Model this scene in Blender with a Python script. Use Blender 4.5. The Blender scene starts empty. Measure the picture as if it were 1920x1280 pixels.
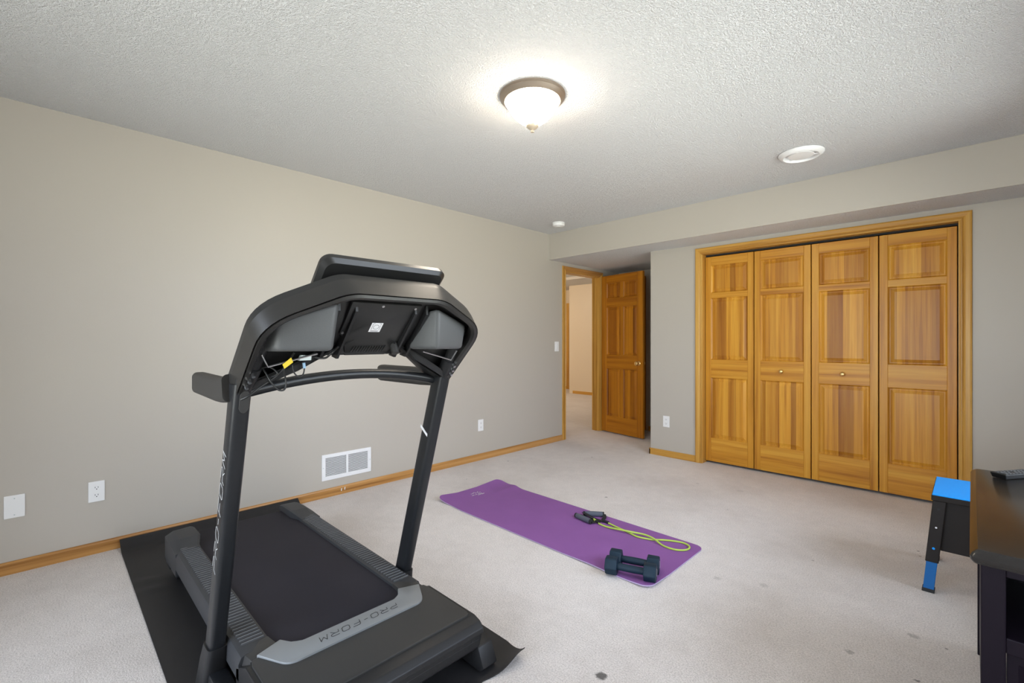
import bpy, bmesh, math, random
from mathutils import Vector, Matrix
random.seed(7)
SC = bpy.context.scene
COL = SC.collection
PI = math.pi

# ------------------------------------------------------------------ materials
def new_mat(name):
    m = bpy.data.materials.new(name); m.use_nodes = True
    nt = m.node_tree; nt.nodes.clear()
    out = nt.nodes.new('ShaderNodeOutputMaterial')
    b = nt.nodes.new('ShaderNodeBsdfPrincipled')
    nt.links.new(b.outputs[0], out.inputs[0])
    return m, nt, b, out
def N(nt, t, **kw):
    n = nt.nodes.new(t)
    for k, v in kw.items(): setattr(n, k, v)
    return n
def link(nt, a, b): nt.links.new(a, b)
def obj_coord(nt, scale=(1, 1, 1)):
    t = N(nt, 'ShaderNodeTexCoord'); mp = N(nt, 'ShaderNodeMapping')
    mp.inputs['Scale'].default_value = scale
    link(nt, t.outputs['Object'], mp.inputs[0]); return mp.outputs[0]
def noise(nt, vec, scale, detail=2, rough=.5):
    n = N(nt, 'ShaderNodeTexNoise'); link(nt, vec, n.inputs['Vector'])
    n.inputs['Scale'].default_value = scale; n.inputs['Detail'].default_value = detail
    n.inputs['Roughness'].default_value = rough
    return n.outputs[0]
def ramp(nt, fac, stops):
    r = N(nt, 'ShaderNodeValToRGB'); e = r.color_ramp.elements
    while len(e) < len(stops): e.new(.5)
    for i, (p, c) in enumerate(stops):
        e[i].position = p; e[i].color = (*c, 1)
    link(nt, fac, r.inputs[0]); return r.outputs[0]
def mixc(nt, fac, a, b, mode='MIX'):
    m = N(nt, 'ShaderNodeMix', data_type='RGBA', blend_type=mode)
    for s, v in ((m.inputs[0], fac), (m.inputs[6], a), (m.inputs[7], b)):
        if hasattr(v, 'links') or hasattr(v, 'node'): link(nt, v, s)
        elif isinstance(v, (int, float)): s.default_value = v
        else: s.default_value = (*v, 1)
    return m.outputs[2]
def bump(nt, b, h, strength, dist):
    n = N(nt, 'ShaderNodeBump'); n.inputs['Strength'].default_value = strength
    n.inputs['Distance'].default_value = dist
    link(nt, h, n.inputs['Height']); link(nt, n.outputs[0], b.inputs['Normal'])
def mth(nt, op, a, b=None):
    n = N(nt, 'ShaderNodeMath', operation=op)
    for i, v in enumerate((a, b)):
        if v is None: continue
        if isinstance(v, (int, float)): n.inputs[i].default_value = v
        else: link(nt, v, n.inputs[i])
    return n.outputs[0]

def plain(name, col, rough=.5, metal=0, bscale=0, bstr=.1, spec=.5, var=0):
    m, nt, b, _ = new_mat(name)
    b.inputs['Base Color'].default_value = (*col, 1)
    b.inputs['Roughness'].default_value = rough
    b.inputs['Metallic'].default_value = metal
    b.inputs['Specular IOR Level'].default_value = spec
    if bscale or var:
        v = obj_coord(nt)
        if bscale: bump(nt, b, noise(nt, v, bscale, 3), bstr, .002)
        if var:
            c = mixc(nt, noise(nt, v, 6, 4), [x*(1-var) for x in col], [min(1, x*(1+var)) for x in col])
            link(nt, c, b.inputs['Base Color'])
    return m

def paint(name, col, rough=.40):
    m, nt, b, _ = new_mat(name)
    v = obj_coord(nt)
    c = mixc(nt, noise(nt, v, 1.3, 3), [x*.985 for x in col], [x*1.015 for x in col])
    link(nt, c, b.inputs['Base Color'])
    b.inputs['Roughness'].default_value = rough
    b.inputs['Specular IOR Level'].default_value = .45
    bump(nt, b, noise(nt, v, 130, 2), .08, .002)
    return m

def popcorn(name, col):
    m, nt, b, _ = new_mat(name)
    v = obj_coord(nt)
    n1 = noise(nt, v, 112, 3, .6); n2 = noise(nt, v, 230, 2, .5)
    h = mth(nt, 'ADD', mth(nt, 'MULTIPLY', n1, 1.0), mth(nt, 'MULTIPLY', n2, .5))
    sh = N(nt, 'ShaderNodeMapRange'); sh.inputs['From Min'].default_value = .60; sh.inputs['From Max'].default_value = .92
    link(nt, h, sh.inputs[0])
    b.inputs['Base Color'].default_value = (*col, 1)
    b.inputs['Roughness'].default_value = .9
    b.inputs['Specular IOR Level'].default_value = .15
    bump(nt, b, sh.outputs[0], 1.0, .0075)
    return m

def carpet(name, col):
    m, nt, b, _ = new_mat(name)
    v = obj_coord(nt)
    big = noise(nt, v, 1.1, 4, .6); mid = noise(nt, v, 14, 4, .65); fine = noise(nt, v, 260, 3, .7)
    tuft = noise(nt, v, 165, 2, .6)
    c = mixc(nt, mid, [x*.88 for x in col], [x*1.10 for x in col])
    c = mixc(nt, ramp(nt, big, [(.35, (.87, .86, .85)), (.6, (1, 1, 1))]), (0, 0, 0), c, 'MIX') if False else c
    c = mixc(nt, 1.0, c, ramp(nt, big, [(.32, (.86, .845, .83)), (.58, (1, 1, 1))]), 'MULTIPLY')
    c = mixc(nt, 1.0, c, ramp(nt, tuft, [(.30, (.72, .71, .70)), (.60, (1.0, 1.0, 1.0))]), 'MULTIPLY')
    c = mixc(nt, 1.0, c, ramp(nt, fine, [(.28, (.74, .73, .72)), (.62, (1.0, 1.0, 1.0))]), 'MULTIPLY')
    # stains and specks of lint, each with its own place and size
    sep = N(nt, 'ShaderNodeSeparateXYZ'); link(nt, v, sep.inputs[0])
    wob = mth(nt, 'MULTIPLY', mth(nt, 'SUBTRACT', noise(nt, v, 55, 2), .5), .03)
    tot = None
    for (sx, sy, r, k) in STAINS:
        dx = mth(nt, 'SUBTRACT', sep.outputs[0], sx); dy = mth(nt, 'SUBTRACT', sep.outputs[1], sy)
        d = mth(nt, 'SQRT', mth(nt, 'ADD', mth(nt, 'MULTIPLY', dx, dx), mth(nt, 'MULTIPLY', dy, dy)))
        d = mth(nt, 'ADD', d, wob) if r > .008 else d
        mr = N(nt, 'ShaderNodeMapRange'); link(nt, d, mr.inputs[0])
        mr.inputs['From Min'].default_value = r*.5; mr.inputs['From Max'].default_value = r
        mr.inputs['To Min'].default_value = k; mr.inputs['To Max'].default_value = 0
        tot = mr.outputs[0] if tot is None else mth(nt, 'MAXIMUM', tot, mr.outputs[0])
    c = mixc(nt, tot, c, (.045, .038, .034))
    link(nt, c, b.inputs['Base Color'])
    b.inputs['Roughness'].default_value = 1
    b.inputs['Specular IOR Level'].default_value = .05
    b.inputs['Sheen Weight'].default_value = .15
    h = mth(nt, 'ADD', mth(nt, 'MULTIPLY', fine, .5), tuft)
    bump(nt, b, h, .5, .004)
    return m

def wood(name, light, mid, dark, axis='z', plank=0, rough=.36, streak=14, coat=.08, seed=0.0, grain=1.0):
    """grain runs along axis; plank > 0 glues up boards of that mean width across x"""
    m, nt, b, _ = new_mat(name)
    t = N(nt, 'ShaderNodeTexCoord'); info = N(nt, 'ShaderNodeObjectInfo')
    add = N(nt, 'ShaderNodeVectorMath', operation='ADD'); link(nt, t.outputs['Object'], add.inputs[0])
    off = N(nt, 'ShaderNodeVectorMath', operation='SCALE'); 
    cmb = N(nt, 'ShaderNodeCombineXYZ')
    for i in range(3): link(nt, info.outputs['Random'], cmb.inputs[i])
    link(nt, cmb.outputs[0], off.inputs[0]); off.inputs['Scale'].default_value = 23.7 + seed
    link(nt, off.outputs[0], add.inputs[1])
    base = add.outputs[0]
    mp = N(nt, 'ShaderNodeMapping'); link(nt, base, mp.inputs[0])
    s = [streak, streak, streak]; s['xyz'.index(axis)] = .55
    mp.inputs['Scale'].default_value = s
    sep = N(nt, 'ShaderNodeSeparateXYZ'); link(nt, base, sep.inputs[0])
    vec = mp.outputs[0]
    cell = None
    if plank:
        wobble = mth(nt, 'MULTIPLY', noise(nt, base, 9.0, 0), .0)
        x = mth(nt, 'ADD', sep.outputs[0], wobble)
        # uneven board widths: warp x before cutting into boards
        w = mth(nt, 'ADD', mth(nt, 'DIVIDE', x, plank), mth(nt, 'MULTIPLY', mth(nt, 'SINE', mth(nt, 'MULTIPLY', x, 31.0)), .33))
        cell = mth(nt, 'FLOOR', w)
        wn = N(nt, 'ShaderNodeTexWhiteNoise', noise_dimensions='1D'); link(nt, cell, wn.inputs['W'])
        shift = N(nt, 'ShaderNodeVectorMath', operation='ADD'); link(nt, mp.outputs[0], shift.inputs[0])
        sc = N(nt, 'ShaderNodeVectorMath', operation='SCALE'); link(nt, wn.outputs['Color'], sc.inputs[0]); sc.inputs['Scale'].default_value = 40
        link(nt, sc.outputs[0], shift.inputs[1]); vec = shift.outputs[0]
    n1 = noise(nt, vec, 1.0, 5, .62)
    c = ramp(nt, n1, [(.30, dark), (.47, mid), (.66, light)])
    n2 = noise(nt, vec, 5.5, 3, .6)
    c = mixc(nt, mth(nt, 'MULTIPLY', ramp(nt, n2, [(.52, (0, 0, 0)), (.72, (1, 1, 1))]), .30*grain), c, dark)
    if plank:
        tint = ramp(nt, wn.outputs['Value'], [(.0, (.60, .50, .42)), (.30, (.86, .80, .76)), (.62, (1.0, 1.0, 1.0)), (1.0, (1.16, 1.19, 1.18))])
        c = mixc(nt, 1.0, c, tint, 'MULTIPLY')
    link(nt, c, b.inputs['Base Color'])
    b.inputs['Roughness'].default_value = rough
    b.inputs['Coat Weight'].default_value = coat
    b.inputs['Specular IOR Level'].default_value = .3
    b.inputs['Coat Roughness'].default_value = .22
    bump(nt, b, n2, .06, .001)
    return m

def emit(name, col, strength):
    m, nt, b, out = new_mat(name)
    b.inputs['Base Color'].default_value = (.9, .88, .84, 1)
    b.inputs['Emission Color'].default_value = (*col, 1)
    b.inputs['Emission Strength'].default_value = strength
    b.inputs['Roughness'].default_value = .3
    return m

def glass(name):
    m = bpy.data.materials.new(name); m.use_nodes = True; nt = m.node_tree; nt.nodes.clear()
    out = N(nt, 'ShaderNodeOutputMaterial'); mx = N(nt, 'ShaderNodeMixShader')
    tr = N(nt, 'ShaderNodeBsdfTransparent'); gl = N(nt, 'ShaderNodeBsdfGlossy'); gl.inputs['Roughness'].default_value = .02
    lw = N(nt, 'ShaderNodeLayerWeight'); lw.inputs['Blend'].default_value = .25
    tr.inputs[0].default_value = (.96, .98, .97, 1)
    link(nt, lw.outputs['Fresnel'], mx.inputs[0]); link(nt, tr.outputs[0], mx.inputs[1]); link(nt, gl.outputs[0], mx.inputs[2])
    link(nt, mx.outputs[0], out.inputs[0]); return m

STAINS = [(2.568, -2.747, .024, .85), (.233, -.906, .014, .6), (.741, -.513, .007, .5), (.738, -.196, .010, .75), (.406, -1.584, .007, .6),
          (1.52, -1.129, .013, .65), (2.195, -.25, .035, .14), (3.29, -.645, .008, .85), (3.302, -.72, .008, .6), (3.337, -1.665, .022, .35),
          (3.37, -1.981, .010, .7), (3.437, -1.676, .007, .6),
          (3.174, -1.964, .018, .4), (2.276, -.739, .007, .4), (2.891, -1.196, .010, .4), (2.596, -1.761, .022, .22), (2.783, -1.668, .025, .2), (1.873, -.293, .020, .2)]
M = {}
M['wall'] = paint('taupe_wall_paint', (.485, .447, .390))
M['cream'] = paint('cream_hall_paint', (.72, .62, .48))
M['ceil'] = popcorn('white_popcorn_ceiling', (.90, .90, .90))
M['carpet'] = carpet('grey_beige_carpet', (.84, .785, .755))
M['oak'] = wood('golden_oak_trim', (.64, .37, .085), (.54, .28, .05), (.32, .14, .02), 'z', streak=26)
M['oakx'] = wood('golden_oak_trim_along_x', (.62, .35, .075), (.52, .26, .045), (.31, .13, .02), 'x', streak=26)
M['oaky'] = wood('golden_oak_trim_along_y', (.58, .315, .11), (.48, .24, .07), (.29, .125, .03), 'y', streak=26)
PL, PM, PD = (.66, .335, .040), (.56, .245, .020), (.34, .118, .008)
M['pine'] = wood('varnished_fir_upright', PL, PM, PD, 'z', streak=20)
M['pinex'] = wood('varnished_fir_rail', PL, PM, PD, 'x', streak=20)
M['pinep'] = wood('varnished_fir_glued_panel', PL, PM, PD, 'z', plank=.066, streak=24)
DL, DM, DD = (.52, .205, .010), (.42, .150, .005), (.25, .075, .002)
M['door'] = wood('varnished_entry_door_upright', DL, DM, DD, 'z', streak=20)
M['doorx'] = wood('varnished_entry_door_rail', DL, DM, DD, 'x', streak=20)
M['doorp'] = wood('varnished_entry_door_panel', DL, DM, DD, 'z', plank=.06, streak=24)
M['white'] = plain('white_plastic', (.83, .83, .82), .35)
M['white_metal'] = plain('white_enamel_metal', (.84, .84, .84), .4)
M['slot'] = plain('dark_slot', (.02, .02, .02), .8)
M['duct'] = plain('duct_shadow_grey', (.03, .03, .033), .8)
M['brass'] = plain('brass', (.80, .56, .24), .28, 1)
M['nickel'] = plain('brushed_bronze_metal', (.36, .295, .235), .42, .75)
M['steel'] = plain('steel', (.55, .55, .56), .3, 1)
M['plastic'] = plain('black_textured_plastic', (.016, .016, .017), .45, 0, 420, .12, spec=.35)
M['plastic_soft'] = plain('dark_grey_textured_plastic', (.036, .035, .034), .48, 0, 420, .15, spec=.4)
M['plastic_gloss'] = plain('black_satin_shell', (.016, .016, .016), .34)
M['cowl'] = plain('black_satin_cowl', (.018, .017, .016), .36, spec=.6)
M['speaker'] = plain('grey_textured_speaker_box', (.085, .088, .090), .5, 0, 420, .15)
M['rail'] = plain('charcoal_foot_rail', (.036, .037, .040), .55, 0, 300, .15, spec=.4)
M['rib'] = plain('pale_rib_edge', (.30, .31, .32), .5)
M['belt'] = plain('black_running_belt', (.023, .021, .028), .8, 0, 500, .25, var=.12, spec=.25)
M['post'] = plain('black_powder_coat', (.013, .014, .016), .36, 0, 600, .05, spec=.4)
M['band'] = plain('silver_grey_trim', (.24, .25, .255), .42, .15)
M['print_dark'] = plain('dark_print', (.03, .03, .035), .5)
M['print_light'] = plain('pale_print', (.55, .55, .55), .5)
M['rubber'] = plain('black_rubber_mat', (.020, .019, .020), .55, 0, 700, .25, spec=.35)
M['foam'] = plain('black_grip_foam', (.024, .022, .020), .6, 0, 300, .2)
M['cable'] = plain('black_cable', (.012, .012, .012), .4)
M['yellow'] = plain('yellow_tag', (.80, .58, .02), .6)
M['clip'] = plain('clear_connector', (.52, .58, .56), .35)
M['bluewire'] = plain('pale_blue_sleeve', (.32, .50, .68), .45)
M['paper'] = plain('white_label', (.80, .79, .80), .6)
M['purple'] = plain('purple_yoga_mat', (.245, .092, .315), .8, 0, 500, .3, var=.10)
M['lavender'] = plain('pale_mat_edge', (.45, .36, .55), .8)
M['dbell'] = plain('dark_blue_vinyl', (.006, .022, .040), .55, 0, 300, .1, spec=.3)
M['green'] = plain('lime_latex_tube', (.46, .62, .10), .35)
M['greyfoam'] = plain('grey_foam_grip', (.085, .095, .12), .8, 0, 400, .3)
M['web'] = plain('black_webbing', (.012, .012, .014), .75)
M['blue'] = plain('bright_blue_coating', (.002, .30, .84), .45, 0, 200, .05, spec=.3)
M['blue_leg'] = plain('blue_leg_coating', (.004, .11, .34), .5, spec=.3)
M['brownblack'] = plain('dark_brown_black_metal', (.014, .010, .008), .55, spec=.25)
M['cab_top'] = plain('black_lacquer_top', (.016, .014, .013), .25, spec=.4)
M['cab'] = plain('dark_espresso_lacquer', (.009, .006, .010), .42, 0, 40, .05, spec=.10)
M['cab_in'] = plain('black_glossy_shelf', (.006, .005, .005), .15)
M['remote'] = plain('black_remote_plastic', (.010, .010, .010), .5, spec=.25)
M['button'] = plain('grey_buttons', (.10, .10, .10), .5)
M['shade'] = emit('frosted_glass_lit', (1.0, .88, .72), 40.0)
M['finial'] = plain('champagne_finial', (.60, .50, .38), .4, .3)
M['pane'] = glass('window_glass')
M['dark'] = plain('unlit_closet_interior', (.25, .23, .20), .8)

# ------------------------------------------------------------------ mesh builder
class B:
    def __init__(s): s.bm = bmesh.new()
    def _mi(s, faces, mi):
        for f in faces: f.material_index = mi
    def verts(s, pts): return [s.bm.verts.new(p) for p in pts]
    def face(s, vs, mi=0):
        try: f = s.bm.faces.new(vs); f.material_index = mi; return f
        except ValueError: return None
    def box(s, x0, x1, y0, y1, z0, z1, bev=0, mi=0, seg=2):
        v = s.verts([(x, y, z) for x in (x0, x1) for y in (y0, y1) for z in (z0, z1)])
        fs = [s.face([v[i] for i in q], mi) for q in ((0, 1, 3, 2), (4, 6, 7, 5), (0, 4, 5, 1), (2, 3, 7, 6), (0, 2, 6, 4), (1, 5, 7, 3))]
        if bev: s.bevel(fs, bev, seg, mi)
        return fs
    def hexa(s, p, bev=0, mi=0, seg=2):
        """8 points: bottom loop 0-3 then top loop 4-7"""
        v = s.verts(p)
        fs = [s.face([v[i] for i in q], mi) for q in ((3, 2, 1, 0), (4, 5, 6, 7), (0, 1, 5, 4), (1, 2, 6, 5), (2, 3, 7, 6), (3, 0, 4, 7))]
        if bev: s.bevel(fs, bev, seg, mi)
        return fs
    def bevel(s, fs, w, seg, mi=0):
        es = list({e for f in fs if f for e in f.edges})
        r = bmesh.ops.bevel(s.bm, geom=es, offset=w, offset_type='OFFSET', segments=seg, profile=.5, affect='EDGES', clamp_overlap=True)
        for f in r['faces']: f.material_index = mi
    def prism(s, poly, fn, a0, a1, bev=0, mi=0, seg=2):
        """poly of (u,v); fn(u,v,a) -> xyz"""
        lo = s.verts([fn(u, v, a0) for u, v in poly]); hi = s.verts([fn(u, v, a1) for u, v in poly])
        n = len(poly); fs = [s.face(lo[::-1], mi), s.face(hi, mi)]
        for i in range(n): fs.append(s.face([lo[i], lo[(i+1) % n], hi[(i+1) % n], hi[i]], mi))
        if bev: s.bevel(fs, bev, seg, mi)
        return fs
    def tube(s, pts, r, n=10, mi=0, flat=None):
        pts = [Vector(p) for p in pts]; rings = []
        rr = r if isinstance(r, (list, tuple)) else [r]*len(pts)
        up = Vector((0, 0, 1)); prev = None
        for i, p in enumerate(pts):
            t = (pts[min(i+1, len(pts)-1)] - pts[max(i-1, 0)]).normalized()
            if prev is None:
                a = t.cross(up if abs(t.z) < .95 else Vector((1, 0, 0))).normalized()
            else:
                a = (prev - t*prev.dot(t)).normalized()
            prev = a; b = t.cross(a)
            rings.append(s.verts([p + (a*math.cos(2*PI*k/n) + b*math.sin(2*PI*k/n)*(flat or 1))*rr[i] for k in range(n)]))
        for i in range(len(rings)-1):
            for k in range(n): s.face([rings[i][k], rings[i][(k+1) % n], rings[i+1][(k+1) % n], rings[i+1][k]], mi)
        s.face(rings[0][::-1], mi); s.face(rings[-1], mi)
    def lathe(s, prof, c=(0, 0, 0), n=32, mi=0, axis='z'):
        rings = []
        for r, h in prof:
            ring = []
            for k in range(n):
                a = 2*PI*k/n; x, y = r*math.cos(a), r*math.sin(a)
                p = (x, y, h) if axis == 'z' else ((h, x, y) if axis == 'x' else (x, h, y))
                ring.append(Vector(c)+Vector(p))
            rings.append(s.verts(ring))
        for i in range(len(rings)-1):
            for k in range(n): s.face([rings[i][k], rings[i][(k+1) % n], rings[i+1][(k+1) % n], rings[i+1][k]], mi)
        s.face(rings[0][::-1], mi); s.face(rings[-1], mi)
    def strip(s, A, Bp, mi=0):
        a = s.verts(A); b = s.verts(Bp)
        for i in range(len(a)-1): s.face([a[i], a[i+1], b[i+1], b[i]], mi)
    def ribbon(s, strokes, O, U, V, w, h=.0006, mi=0):
        O, U, V = Vector(O), Vector(U), Vector(V); nrm = U.cross(V).normalized()
        un, vn = U.length, V.length
        for st in strokes:
            P = [O + U*a + V*b for a, b in st]
            for p, q in zip(P, P[1:]):
                d = (q-p)
                if d.length < 1e-6: continue
                d.normalize(); sd = d.cross(nrm)*w/2; e = d*w*.35
                p2, q2 = p-e, q+e
                s.hexa([p2-sd, q2-sd, q2+sd, p2+sd, p2-sd+nrm*h, q2-sd+nrm*h, q2+sd+nrm*h, p2+sd+nrm*h], mi=mi)
    def build(s, name, mats, parent=None, smooth=None, loc=None):
        bm = s.bm
        bmesh.ops.remove_doubles(bm, verts=bm.verts, dist=1e-6)
        bmesh.ops.recalc_face_normals(bm, faces=bm.faces)
        me = bpy.data.meshes.new(name)
        if loc is not None: bmesh.ops.translate(bm, verts=bm.verts, vec=-Vector(loc))
        bm.to_mesh(me); bm.free()
        mats = mats if isinstance(mats, (list, tuple)) else [mats]
        for m in mats: me.materials.append(M[m])
        o = bpy.data.objects.new(name, me); COL.objects.link(o)
        if loc is not None: o.location = loc
        if parent is not None:
            o.parent = parent
            o.matrix_parent_inverse = Matrix.Translation(parent.location).inverted() if loc is None or True else Matrix()
        if smooth:
            for p in me.polygons: p.use_smooth = True
            me.set_sharp_from_angle(angle=math.radians(smooth))
        return o

def thing(name, label, cat, loc, group=None):
    o = bpy.data.objects.new(name, None); o.empty_display_size = .1; COL.objects.link(o); o.location = loc
    return tag(o, label, cat, group)
def tag(o, label=None, cat=None, group=None):
    if label: o['label'] = label
    if cat: o['category'] = cat
    if group: o['group'] = group
    return o
def struct(o): o['kind'] = 'structure'; return o

def fillet(pts, rad, seg=6):
    """round the inner corners of an open 3D polyline"""
    pts = [Vector(p) for p in pts]; out = [pts[0]]
    for i in range(1, len(pts)-1):
        r = rad[i] if isinstance(rad, (list, tuple)) else rad
        a = (pts[i-1]-pts[i]); b = (pts[i+1]-pts[i])
        d = min(r, a.length*.48, b.length*.48); p0 = pts[i]+a.normalized()*d; p1 = pts[i]+b.normalized()*d
        for k in range(seg+1):
            t = k/seg; out.append(p0*(1-t)**2 + pts[i]*2*t*(1-t) + p1*t*t)
    out.append(pts[-1]); return out
def smooth_path(pts, n=8):
    pts = [Vector(p) for p in pts]; out = []
    for i in range(len(pts)-1):
        p0, p1, p2, p3 = pts[max(i-1, 0)], pts[i], pts[i+1], pts[min(i+2, len(pts)-1)]
        for k in range(n):
            t = k/n
            out.append(.5*((2*p1) + (p2-p0)*t + (2*p0-5*p1+4*p2-p3)*t*t + (3*p1-p0-3*p2+p3)*t**3))
    out.append(pts[-1]); return out
def rrect(x0, x1, y0, y1, r, seg=5):
    out = []
    for cx, cy, a0 in ((x1-r, y1-r, 0), (x0+r, y1-r, 90), (x0+r, y0+r, 180), (x1-r, y0+r, 270)):
        for k in range(seg+1):
            a = math.radians(a0+90*k/seg); out.append((cx+r*math.cos(a), cy+r*math.sin(a)))
    return out

# ------------------------------------------------------------------ room shell
H, SZ, YC = 2.44, 2.141, .374          # ceiling, soffit underside, closet wall
XR, YB = 4.05, -5.75                    # right wall, back wall
DY0, DY1, DZ = .30, 1.03, 2.045         # entry door opening in the left wall

b = B(); b.box(-6.0, XR+.15, YB-.15, 6.0, -.12, 0)
struct(b.build('floor', 'carpet'))
b = B(); b.box(-.11, XR+.15, YB-.15, 0.0, H, H+.12)
struct(b.build('ceiling', 'ceil'))
b = B(); b.box(0, XR+.02, 0.006, 1.6, SZ, SZ+.02)
struct(b.build('ceiling_soffit', 'ceil'))
b = B(); b.box(0, XR+.02, -.006, .006, SZ+.0005, H-.0005)
struct(b.build('wall_soffit', 'wall'))
# left wall with the door opening
b = B()
b.box(-.11, 0, YB-.15, DY0, 0, H); b.box(-.11, 0, DY1, 4.27, 0, H); b.box(-.11, 0, DY0, DY1, DZ, H)
struct(b.build('wall_left', 'wall'))
# closet wall with the closet opening
CX0, CX1, CZ = 1.634, 3.445, 2.05
b = B()
b.box(1.088, CX0, YC, YC+.11, 0, SZ); b.box(CX1, XR+.02, YC, YC+.11, 0, SZ); b.box(CX0, CX1, YC, YC+.11, CZ, SZ)
struct(b.build('wall_closet', 'wall'))
b = B(); b.box(1.088, 1.19, YC+.11, 1.55, 0, SZ); struct(b.build('wall_alcove_right', 'wall'))
b = B(); b.box(0, 1.19, 1.5, 1.6, 0, SZ); struct(b.build('wall_alcove_back', 'wall'))
b = B(); b.box(1.19, XR+.02, 1.15, 1.25, 0, SZ); struct(b.build('wall_closet_back', 'dark'))
b = B(); b.box(-.2, XR+.15, YB-.15, YB, 0, H) if False else None
# back wall with a wide unseen window added as fill light, right wall with two windows
def wall_with_holes(name, axis, pos0, pos1, a0, a1, holes, mat):
    b = B(); cuts = sorted(holes)
    def seg(p, q, z0, z1):
        if q-p < 1e-4 or z1-z0 < 1e-4: return
        if axis == 'x': b.box(pos0, pos1, p, q, z0, z1)
        else: b.box(p, q, pos0, pos1, z0, z1)
    cur = a0
    for (p, q, z0, z1) in cuts:
        seg(cur, p, 0, H); seg(p, q, 0, z0); seg(p, q, z1, H); cur = q
    seg(cur, a1, 0, H)
    return struct(b.build(name, mat))
WR = [(-3.25, -.55, .50, 2.12)]
WB = [(1.15, 3.75, .06, 2.12)]
wall_with_holes('wall_right', 'x', XR, XR+.15, YB-.15, 1.6, WR, 'wall')
wall_with_holes('wall_back', 'y', YB-.15, YB, -.11, XR, WB, 'wall')
def window(name, axis, pos, a0, a1, z0, z1, mull):
    f = B(); fr = .05
    def bx(p, q, r, t, d0, d1):
        if axis == 'x': f.box(pos+d0, pos+d1, p, q, r, t, .004)
        else: f.box(p, q, pos+d0, pos+d1, r, t, .004)
    sg = 1 if axis == 'x' else -1
    d0, d1 = sorted((.03*sg, .12*sg))
    bx(a0, a0+fr, z0, z1, d0, d1); bx(a1-fr, a1, z0, z1, d0, d1); bx(a0+fr, a1-fr, z0, z0+fr, d0, d1); bx(a0+fr, a1-fr, z1-fr, z1, d0, d1)
    for k in range(1, mull+1):
        c = a0+(a1-a0)*k/(mull+1); bx(c-.025, c+.025, z0+fr, z1-fr, d0, d1)
    w = struct(f.build(name, 'white_metal'))
    g = B(); e = .072*sg
    if axis == 'x': g.box(pos+e, pos+e+.006, a0+fr, a1-fr, z0+fr, z1-fr)
    else: g.box(a0+fr, a1-fr, pos+e-.006, pos+e, z0+fr, z1-fr)
    g.build('window_pane', 'pane', w)
    c = B(); t = .06
    def cx(p, q, r, s2):
        if axis == 'x': c.box(pos-.014, pos, p, q, r, s2, .003)
        else: c.box(p, q, pos, pos+.014, r, s2, .003)
    cx(a0-t, a0, z0-t, z1+t); cx(a1, a1+t, z0-t, z1+t); cx(a0, a1, z1, z1+t); cx(a0, a1, z0-t, z0)
    c.build('window_casing', 'oak', w)
    return w
window('window_1', 'x', XR, *WR[0], 2)
window('window_fill', 'y', YB, *WB[0], 2)  # out of view, added to throw fill daylight into the room

# baseboards (profiled: flat board with an eased top)
def baseboard(name, p, q, side, h=.064, t=.012, mat='oaky'):
    """p,q along the wall; side 'x' = wall at x=c facing +x etc."""
    b = B(); axis, c, sg = side
    prof = [(0, 0), (t, 0), (t, h-.012), (t*.75, h-.004), (t*.4, h), (0, h)]
    if axis == 'x': b.prism(prof, lambda u, v, a: (c+sg*u, a, v), p, q)
    else: b.prism(prof, lambda u, v, a: (a, c+sg*u, v), p, q)
    return struct(b.build(name, mat))
bb_left = baseboard('baseboard_left', YB, DY0-.062, ('x', 0, 1))
for cy, cz in ((-2.522, .036), (-2.495, .040)):
    b = B(); b.hexa([(.0119, cy-.004, cz-.010), (.0119, cy+.002, cz-.012), (.0119, cy+.005, cz+.010), (.0119, cy-.002, cz+.008), (.0126, cy-.004, cz-.010), (.0126, cy+.002, cz-.012), (.0126, cy+.005, cz+.010), (.0126, cy-.002, cz+.008)])
    b.build('scuff', 'white', bb_left)
baseboard('baseboard_closet', 1.076, CX0-.06, ('y', YC, -1), mat='oakx')
baseboard('baseboard_closet_right', CX1+.066, XR, ('y', YC, -1), mat='oakx')
baseboard('baseboard_alcove_right', YC-.012, 1.5, ('x', 1.088, -1))
baseboard('baseboard_alcove_back', .46, 1.076, ('y', 1.5, -1), mat='oakx')
baseboard('baseboard_right', YB, YC-.012, ('x', XR, -1))
baseboard('baseboard_hall', -2.914, -.11, ('y', 4.27, -1), mat='oakx')

# casings
def casing_run(b, fn, a0, a1, w, flip=False):
    """fluted colonial casing profile: u across the width from the opening outwards, v = projection"""
    prof = [(0, 0), (0, .008), (.006, .011), (.014, .011), (.017, .008), (.022, .012), (.030, .0155), (w-.012, .017), (w-.003, .015), (w, .010), (w, 0)]
    b.prism(prof, fn, a0, a1)
# closet casing
CW = .064
b = B()
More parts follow.
